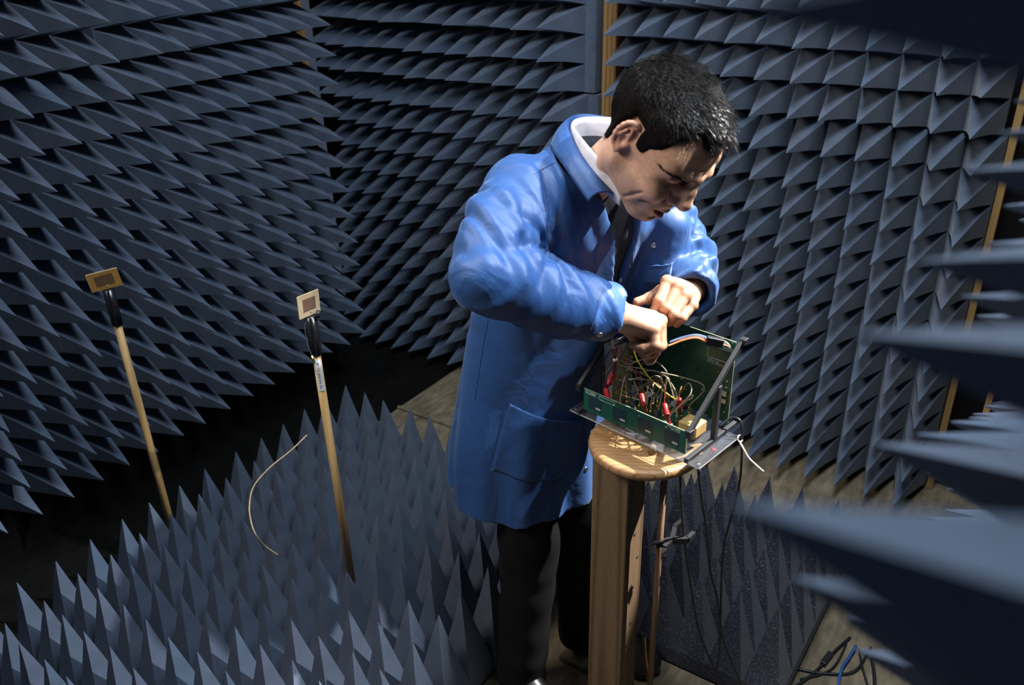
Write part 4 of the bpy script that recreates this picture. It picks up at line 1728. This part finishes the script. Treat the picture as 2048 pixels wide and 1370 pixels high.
for k in range(46):
    cx, cz = random.uniform(0.12, 0.286), random.uniform(0.02, 0.12 if random.random() < .7 else 0.18)
    w, h = random.uniform(0.001, 0.004), random.uniform(0.001, 0.003)
    MB().box((cx, BY - 0.0014, cz), (cx + w, BY, cz + h)).build('chip', random.choice(['black', 'black', 'gold', 'solder', 'patch']), BB)
for cz in (0.055, 0.072):
    MB().box((0.276, BY - 0.006, cz), (0.290, BY, cz + 0.010)).build('connector', 'alum', BB)
for cz in (0.090, 0.105, 0.030):
    MB().box((0.284, BY - 0.001, cz), (0.288, BY, cz + 0.003)).build('pad', 'solder', BB)


# side frames
def side_frame(x, back_post):
    f = MB()
    f.bar((x, -0.004, 0.005), (x, BY + 0.016, 0.005), 0.009, 0.010)
    o = f.build('side_frame', 'barplastic', RIG, bevel=0.0008)
    MB().bar((x, -0.002, 0.068), (x, BY + 0.010, 0.205), 0.009, 0.011).build('sloping_bar', 'barplastic', o, bevel=0.0008)
    MB().box((x - 0.006, -0.006, 0.058), (x + 0.006, 0.010, 0.075)).build('corner_block', 'black', o, bevel=0.001)
    MB().box((x - 0.005, BY + 0.003, 0.197), (x + 0.009, BY + 0.019, 0.210)).build('corner_block', 'black', o, bevel=0.001)
    if back_post:
        MB().box((x - 0.005, 0.092, 0.010), (x + 0.006, 0.104, 0.134)).build('upright', 'barplastic', o, bevel=0.0008)


side_frame(0.306, True)
side_frame(0.026, False)

# aluminium radio box with gold connectors, standing left
BX = MB().box((0.040, 0.066, 0.002), (0.066, 0.140, 0.150)).build('radio_box', 'alum', RIG, bevel=0.001)
MB().box((0.0662, 0.070, 0.006), (0.0674, 0.136, 0.146)).build('face_plate', 'beige', BX)
for k in range(4):
    MB().lathe([(0.0045, 0), (0.0045, 0.004), (0.003, 0.0042), (0.003, 0.010), (0.0012, 0.0102)], 10,
               Matrix.Translation((0.053, 0.076 + k * 0.017, 0.150))).build('connector', 'gold', BX, True)
    for j in range(3):
        MB().lathe([(0.004, 0), (0.004, 0.003), (0.0028, 0.0032), (0.0028, 0.008)], 8,
                   Matrix.Translation((0.0674, 0.078 + k * 0.016, 0.035 + j * 0.036)) @ Matrix.Rotation(math.pi / 2, 4, 'Y')).build('connector', 'gold', BX, True)
MB().box((0.036, 0.062, 0.000), (0.044, 0.070, 0.100)).build('corner_rail', 'black', BX)
MB().tube([(0.052, 0.072, 0.152), (0.070, 0.110, 0.166)], 0.004, 8).build('antenna_stub', 'steel', BX, True)

# base electronics
SB = MB().box((0.092, 0.046, 0.006), (0.245, 0.150, 0.0076)).build('lower_board', 'pcb', RIG)
MB().box((0.236, 0.070, 0.008), (0.280, 0.112, 0.034)).build('tan_block', 'tan', RIG, bevel=0.002)
MB().box((0.210, 0.040, 0.010), (0.232, 0.060, 0.030)).build('paper_label', 'paper', RIG)
MB().box((0.120, 0.030, 0.012), (0.134, 0.044, 0.034)).build('blue_terminal', 'bluecap', RIG, bevel=0.001)
sockets = []
for i in range(5):
    for j in range(4):
        c = Vector((0.100 + i * 0.031 + random.uniform(-0.003, 0.003), 0.056 + j * 0.024 + random.uniform(-0.003, 0.003), 0.0076))
        MB().lathe([(0.0042, 0), (0.0042, 0.003), (0.0028, 0.0032), (0.0028, 0.012), (0.0036, 0.0122), (0.0036, 0.019), (0.0016, 0.0194)], 8,
                   Matrix.Translation(c)).build('connector', 'gold', SB, True)
        sockets.append(c + Vector((0, 0, 0.019)))
for i in range(26):
    cx, cy = random.uniform(0.095, 0.235), random.uniform(0.050, 0.146)
    MB().box((cx, cy, 0.0076), (cx + random.uniform(0.002, 0.008), cy + random.uniform(0.002, 0.006), 0.0076 + random.uniform(0.001, 0.005))).build(
        'chip', random.choice(['black', 'black', 'patch', 'solder']), SB)

# coax loops
random.shuffle(sockets)
for i in range(18):
    s_ = sockets[i]
    if i < 10:
        e = Vector((0.078, 0.078 + (i % 4) * 0.016, 0.035 + (i % 3) * 0.036))
        mid1 = s_ + Vector((random.uniform(-0.01, 0.02), random.uniform(-0.01, 0.02), random.uniform(0.05, 0.08)))
        mid2 = e + Vector((random.uniform(0.03, 0.07), random.uniform(-0.01, 0.03), random.uniform(0.01, 0.04)))
        pts = [s_, s_ + Vector((0, 0, 0.015)), mid1, mid2, e + Vector((0.012, 0, 0)), e]
    else:
        e = sockets[(i * 3 + 5) % len(sockets)]
        if (e - s_).length < 0.03:
            e = sockets[(i + 7) % len(sockets)]
        hgt = random.uniform(0.05, 0.085)
        off = Vector((random.uniform(-.02, .03), random.uniform(-.01, .03), 0))
        pts = [s_, s_ + Vector((0, 0, 0.018)), (s_ * 0.7 + e * 0.3) + off + Vector((0, 0, hgt)), (s_ * 0.3 + e * 0.7) + off * 1.5 + Vector((0, 0, hgt * 0.9)), e + Vector((0, 0, 0.018)), e]
    MB().tube(pts, 0.0014, 7, 8).build('coax_cable', 'coax', RIG, True)
    MB().tube([s_, s_ + Vector((0, 0, 0.012))], 0.0026, 8).build('cable_plug', 'gold', RIG, True)


def clip_lead(name, mat, p, q, wire, wmat):
    p, q = Vector(p), Vector(q)
    d = (q - p).normalized()
    L = (q - p).length
    m = frame_matrix(p, d.orthogonal().normalized(), d.cross(d.orthogonal().normalized()), d)
    o = MB().lathe([(0.0020, 0), (0.0030, L * 0.1), (0.0036, L * 0.50), (0.0072, L * 0.51), (0.0072, L * 0.56), (0.0050, L * 0.58), (0.0066, L * 0.95), (0.004, L)], 10, m).build(
        name, mat, RIG, True)
    MB().tube([q] + wire, 0.0011, 6, 8).build('lead', wmat, o, True)


clip_lead('grabber_clip', 'red', (0.252, 0.018, 0.050), (0.222, 0.034, 0.088), [Vector((0.20, 0.06, 0.12)), Vector((0.15, 0.07, 0.10)), Vector((0.09, 0.06, 0.14))], 'redwire')
clip_lead('grabber_clip', 'red', (0.190, 0.026, 0.040), (0.162, 0.036, 0.088), [Vector((0.14, 0.05, 0.115)), Vector((0.11, 0.06, 0.13)), Vector((0.085, 0.06, 0.165))], 'redwire')
clip_lead('grabber_clip', 'red', (0.105, 0.012, 0.030), (0.072, 0.034, 0.066), [Vector((0.06, 0.04, 0.09)), Vector((0.075, 0.045, 0.125)), Vector((0.085, 0.055, 0.165))], 'redwire')
clip_lead('grabber_clip', 'red', (0.058, 0.046, 0.040), (0.078, 0.052, 0.098), [Vector((0.082, 0.05, 0.12)), Vector((0.085, 0.055, 0.165))], 'redwire')
clip_lead('grabber_clip', 'red', (0.222, 0.100, 0.030), (0.225, 0.085, 0.078), [Vector((0.228, 0.08, 0.095)), Vector((0.226, 0.09, 0.105))], 'orange')
clip_lead('grabber_clip', 'black', (0.224, 0.022, 0.022), (0.196, 0.042, 0.058), [Vector((0.17, 0.06, 0.09)), Vector((0.12, 0.07, 0.12))], 'black')
clip_lead('grabber_clip', 'black', (0.165, 0.026, 0.020), (0.134, 0.046, 0.052), [Vector((0.11, 0.06, 0.09)), Vector((0.08, 0.07, 0.13))], 'black')
MB().tube([(0.075, 0.048, 0.16), (0.082, 0.052, 0.130), (0.08, 0.05, 0.10)], 0.0022, 6, 6).build('lead_bundle', 'redwire', RIG, True)
MB().tube([(0.0785, 0.048, 0.131), (0.0855, 0.056, 0.133)], 0.0042, 10).build('white_tie', 'white', RIG, True)
MB().tube([(0.105, 0.085, 0.150), (0.130, 0.070, 0.135), (0.175, 0.060, 0.110), (0.215, 0.070, 0.085), (0.226, 0.088, 0.072)], 0.0017, 7, 8).build(
    'yellow_lead', 'yellow', RIG, True)
MB().tube([(0.105, 0.085, 0.150), (0.098, 0.090, 0.175)], 0.0015, 6).build('black_lead', 'black', RIG, True)
for pts in ([(0.07, 0.10, 0.165), (0.06, 0.06, 0.14), (0.055, 0.045, 0.11), (0.07, 0.03, 0.06)],
            [(0.08, 0.11, 0.160), (0.075, 0.07, 0.12), (0.06, 0.05, 0.08), (0.08, 0.03, 0.03)]):
    MB().tube(pts, 0.0013, 6, 8).build('black_lead', 'black', RIG, True)
# jumper ribbon from the fingers to the connector on the main board
rm = np.array(RIG.matrix_basis.inverted())
inv = Matrix.Translation((-0.829, 1.413, DZ)) @ Matrix.Rotation(math.atan2(-0.167, 0.986), 4, 'Z')
inv = inv.inverted()


def rig_pt(px, py, depth):
    return inv @ Vector(at(px, py, depth))


for k, (mt, dy) in enumerate((('orange', 0), ('orange', 3), ('redwire', -4), ('greywire', -8), ('black', -11), ('bluewire', -14))):
    sag = 1 if k < 3 else 0.75
    pts = [rig_pt(1309, 697 - dy * 0.05, 1.712 + k * 0.002), rig_pt(1338, 691 - (3 - sag * 3) * 4 + dy * 0.3, 1.725 + k * .002),
           rig_pt(1365, 681 + dy * 0.5, 1.735 + k * .002), rig_pt(1392, 676 + dy * 0.5, 1.742 + k * .002), rig_pt(1414, 684 + dy * 0.7, 1.745 + k * .002)]
    MB().tube(pts, 0.0014, 6, 8).build('jumper_wire', mt, RIG, True)
    pts = [rig_pt(1443, 688 + dy * 0.5, 1.745), rig_pt(1453, 690 + dy * 0.4, 1.746), rig_pt(1462, 697 + dy * 0.15, 1.75)]
    MB().tube(pts, 0.0014, 6, 6).build('jumper_wire', 'white' if k % 2 else mt, RIG, True)
MB().bar(rig_pt(1413, 680, 1.744), rig_pt(1446, 687, 1.744), 0.012, 0.018).build('jumper_connector', 'black', RIG, bevel=0.001)
# red clips hanging under the plate and the cable tie
MB().bar((0.318, 0.085, -0.006), (0.306, 0.070, -0.045), 0.010, 0.012).build('hanging_clip', 'red', RIG, bevel=0.002)
tie = [rig_pt(1478, 882, 1.80), rig_pt(1484, 892, 1.79), rig_pt(1497, 915, 1.785), rig_pt(1512, 930, 1.785), rig_pt(1527, 943, 1.785)]
TIE = MB().tube(tie, 0.0020, 7, 6).build('cable_tie', 'white', RIG, True)
ring = [rig_pt(1480 + 5 * math.cos(a), 877 + 7 * math.sin(a), 1.795 + 0.004 * math.cos(a)) for a in np.linspace(0, 6.28, 12)]
MB().tube(ring, 0.0016, 6).build('tie_loop', 'white', TIE, True)

# ------------------------------------------------------------------ cables hanging from the rig to the floor
def hanging(label, pix_pts, r=0.0027):
    pts = [Vector(at(*q)) for q in pix_pts]
    pts[-1].z = max(pts[-1].z, 0.004)
    base = Vector((pts[-1].x, pts[-1].y, 0))
    o = MB().tube([p - base for p in pts], r, 7, 9).build('black_cable', 'black', None, True)
    o.location = base
    tag(o, label, 'cable', 'cables hanging from the rig')


hanging('thin black cable hanging nearest the dowel, from the rig to the floor',
        [(1360, 935, 1.85), (1361, 985, 1.88), (1366, 1060, 1.93), (1378, 1150, 2.00), (1395, 1250, 2.07), (1412, 1300, 2.10), (1434, 1350, 2.13), (1445, 1385, 2.15)])
hanging('thin black cable hanging second from the dowel, from the rig to the floor',
        [(1394, 920, 1.84), (1402, 985, 1.87), (1413, 1060, 1.92), (1420, 1140, 1.98), (1434, 1195, 2.02), (1440, 1245, 2.06), (1450, 1290, 2.09), (1478, 1360, 2.13), (1490, 1385, 2.14)])
hanging('thin black cable looping off the right back corner of the rig',
        [(1440, 852, 1.80), (1462, 836, 1.80), (1481, 843, 1.79), (1484, 880, 1.80), (1480, 960, 1.84), (1462, 1035, 1.90), (1448, 1090, 1.94), (1443, 1150, 1.99), (1441, 1240, 2.06),
         (1438, 1310, 2.11), (1433, 1345, 2.13), (1442, 1385, 2.15)])

# ------------------------------------------------------------------ dowels carrying patch antennas
def antenna(name, label, base, lean, h, mats, wid, hgt, yaw, tilt, extra=None):
    r = empty(name, base)
    tag(r, label, 'antenna', 'patch antennas on dowels')
    top = Vector((lean[0], lean[1], h))
    d = top.normalized()
    L = top.length
    MB().tube([(0, 0, 0), d * (L - 0.03)], 0.0115, 14, r_end=0.0105).build('dowel', 'dowel', r, True)
    MB().tube([d * (L - 0.105), d * L], 0.0150, 14).build('sleeve', 'tape', r, True)
    MB().bar(d * (L - 0.105) + Vector((0.013, -0.010, 0)), d * L + Vector((0.013, -0.010, 0)), 0.004, 0.002).build('sleeve_rib', 'tape', r)
    R_ = Matrix.Translation(d * (L + 0.002)) @ Matrix.Rotation(yaw, 4, 'Z') @ Matrix.Rotation(tilt[0], 4, 'X') @ Matrix.Rotation(tilt[1], 4, 'Y')
    b = MB().box((-wid / 2, -0.0012, 0), (wid / 2, 0.0012, hgt), R_).build('antenna_plate', mats[0], r)
    e = MB()
    e.box((-wid / 2, -0.0013, hgt - 0.0008), (wid / 2, 0.0013, hgt + 0.0008), R_)
    e.box((-wid / 2 - 0.0008, -0.0013, 0), (-wid / 2, 0.0013, hgt), R_)
    e.build('plate_edge', 'copper_edge', b)
    MB().box((-wid * 0.30, -0.0018, hgt * 0.24), (wid * 0.30, -0.0012, hgt * 0.80), R_).build('copper_patch', mats[1], b)
    MB().lathe([(0.0022, 0), (0.0018, 0.0014), (0.0003, 0.0018)], 8, R_ @ Matrix.Translation((0.002, -0.0012, hgt * 0.17)) @ Matrix.Rotation(math.pi / 2, 4, 'X')).build(
        'solder_dot', 'solder', b, True)
    return r, d, L


A1, d1, L1 = antenna('patch_antenna', 'amber square patch antenna on the left wooden dowel', (-2.105, 1.145, 0.0), (0.004, -0.010, 0), 1.005,
                     ('amber', 'amber_patch'), 0.078, 0.052, math.radians(58), (math.radians(4), math.radians(-6)))
A2, d2, L2 = antenna('patch_antenna', 'pale copper patch antenna on the right dowel, with a barcode sticker', (-1.471, 1.2826, 0.0), (-0.006, -0.008, 0), 1.022,
                     ('copper_edge', 'rose_patch'), 0.062, 0.058, math.radians(84), (math.radians(2), math.radians(0)))
# sticker, connector and coax on the second one
stick = MB()
cam_dir = Vector((Fv[0], Fv[1], 0)).normalized()
a0 = math.atan2(-cam_dir.y, -cam_dir.x) + 0.25
NS = 8
zs = (L2 - 0.205, L2 - 0.115)
vs, fs = [], []
for z_ in zs:
    for k in range(NS + 1):
        a = a0 - 0.75 + 1.5 * k / NS
        p = d2 * z_ + Vector((math.cos(a), math.sin(a), 0)) * 0.0117
        vs.append(p)
for k in range(NS):
    fs.append((k, k + 1, k + NS + 2, k + NS + 1))
stick.add(vs, fs)
STK = stick.build('barcode_sticker', 'paper', A2)
for k in range(22):
    z_ = L2 - 0.125 - k * 0.0034
    if k % 5 == 3:
        continue
    a = a0 + random.choice((-.05, .0, .05))
    w = random.choice((0.0008, 0.0012, 0.0018))
    seg = []
    for aa in np.linspace(-0.32, 0.22, 5):
        seg.append(d2 * z_ + Vector((math.cos(a + aa), math.sin(a + aa), 0)) * 0.0119)
    b_ = MB()
    vs = [p - d2 * w / 2 for p in seg] + [p + d2 * w / 2 for p in seg]
    b_.add(vs, [(i, i + 1, i + 6, i + 5) for i in range(4)])
    b_.build('barcode_line', 'ink', STK)
base2 = Vector((-1.471, 1.2826, 0))
loc2 = lambda px, py, dd: Vector(at(px, py, dd)) - base2
MB().tube([loc2(636, 632, 2.08), loc2(622, 634, 2.075), loc2(610, 650, 2.07), loc2(612, 675, 2.075), loc2(618, 697, 2.08), loc2(624, 712, 2.085)], 0.0012, 6, 8).build('coax_lead', 'greywire', A2, True)
MB().tube([loc2(624, 711, 2.085), loc2(628, 727, 2.09)], 0.0036, 10).build('coax_coupler', 'gold', A2, True)
MB().tube([loc2(628, 727, 2.09), loc2(631, 742, 2.095), loc2(641, 756, 2.10)], 0.0012, 6, 8).build('coax_lead', 'coax', A2, True)
MB().tube([loc2(635, 634, 2.075), loc2(637, 622, 2.07)], 0.006, 8).build('feed_connector', 'black', A2, True)

# coax arching over the floor foam
p0 = [at(614, 870, 2.55), at(583, 900, 2.50), at(540, 935, 2.44), at(508, 972, 2.38), at(499, 1010, 2.33), at(502, 1042, 2.30), at(511, 1068, 2.28), at(530, 1092, 2.33), at(556, 1110, 2.36)]
base = Vector((p0[5][0], p0[5][1], 0))
o = MB().tube([Vector(p) - base for p in p0], 0.0022, 7, 9).build('thin_cable', 'copper_edge', None, True)
o.location = base
tag(o, 'thin tan cable arching over the floor foam between the dowels', 'cable')

# ------------------------------------------------------------------ floor clutter
def floor_cable(label, pixels, mat, r, name='floor_cable'):
    pts = []
    for i, (x, y, z_) in enumerate(pixels):
        d = at(x, y, 1.0) - CAM
        t = (z_ - CAMZ) / d[2]
        pts.append(Vector(CAM + d * t))
    base = Vector((pts[0].x, pts[0].y, 0))
    o = MB().tube([p - base for p in pts], r, 8, 8).build(name, mat, None, True)
    o.location = base
    tag(o, label, 'cable', 'cables on the floor at right')
    return o


fc = floor_cable('black cable with an inline connector on the plywood floor at right',
                 [(1700, 1275, .006), (1675, 1297, .006), (1655, 1318, .006), (1625, 1348, .006), (1592, 1372, .006), (1570, 1390, .006)], 'black', 0.004)
dloc = fc.location
q0 = [Vector(CAM + (at(x, y, 1.0) - CAM) * ((0.010 - CAMZ) / (at(x, y, 1.0) - CAM)[2])) - dloc for x, y in ((1662, 1306), (1645, 1328))]
MB().bar(q0[0], q0[1], 0.016, 0.012).build('inline_connector', 'black', fc, bevel=0.002)
floor_cable('black cable curving across the floor at right, beneath the blue one', [(1595, 1338, .005), (1640, 1346, .005), (1690, 1348, .005), (1715, 1338, .005), (1732, 1312, .005), (1742, 1295, .005)], 'black', 0.004)
floor_cable('thinner black cable beside the inline connector on the floor', [(1693, 1286, .005), (1680, 1315, .005), (1665, 1336, .005), (1640, 1349, .005), (1600, 1358, .005)], 'black', 0.003)
floor_cable('blue network cable on the floor at right', [(1712, 1292, .012), (1698, 1315, .012), (1685, 1335, .013), (1678, 1360, .012), (1674, 1392, .006)], 'bluewire', 0.0042)
floor_cable('black cable crossing another at the right edge of the floor', [(1718, 1298, .005), (1724, 1330, .009), (1732, 1360, .005), (1742, 1392, .005)], 'black', 0.003)
floor_cable('thick black cable nearest the right wall foam', [(1742, 1310, .006), (1748, 1345, .006), (1750, 1392, .006)], 'black', 0.005)

brd = MB().box((-0.905, 1.492, 0.0), (-0.45, 1.636, 0.020)).build('plywood_offcut', 'plywood', None, bevel=0.002)
tag(brd, "thin plywood offcut under the man's left shoe", 'board')

# green, yellow and red leads behind the post foot
for k, (mt, word, dx) in enumerate((('greenwire', 'green', 0), ('yellow', 'yellow', 5), ('red', 'red', 3))):
    pts = [at(1285 + dx, 1265 + 10 * k, 2.20), at(1287 + dx, 1300 + 10 * k, 2.21), at(1291 + dx, 1330 + 10 * k, 2.22), at(1295 + dx, 1362, 2.22), at(1298 + dx, 1420, 2.20)]
    base = Vector((pts[-1][0], pts[-1][1], 0))
    o = MB().tube([Vector(p) - base for p in pts], 0.0022, 6, 6).build('thin_lead', mt, None, True)
    o.location = base
    tag(o, f'thin {word} lead hanging beside the foot of the post', 'cable', 'leads beside the post')
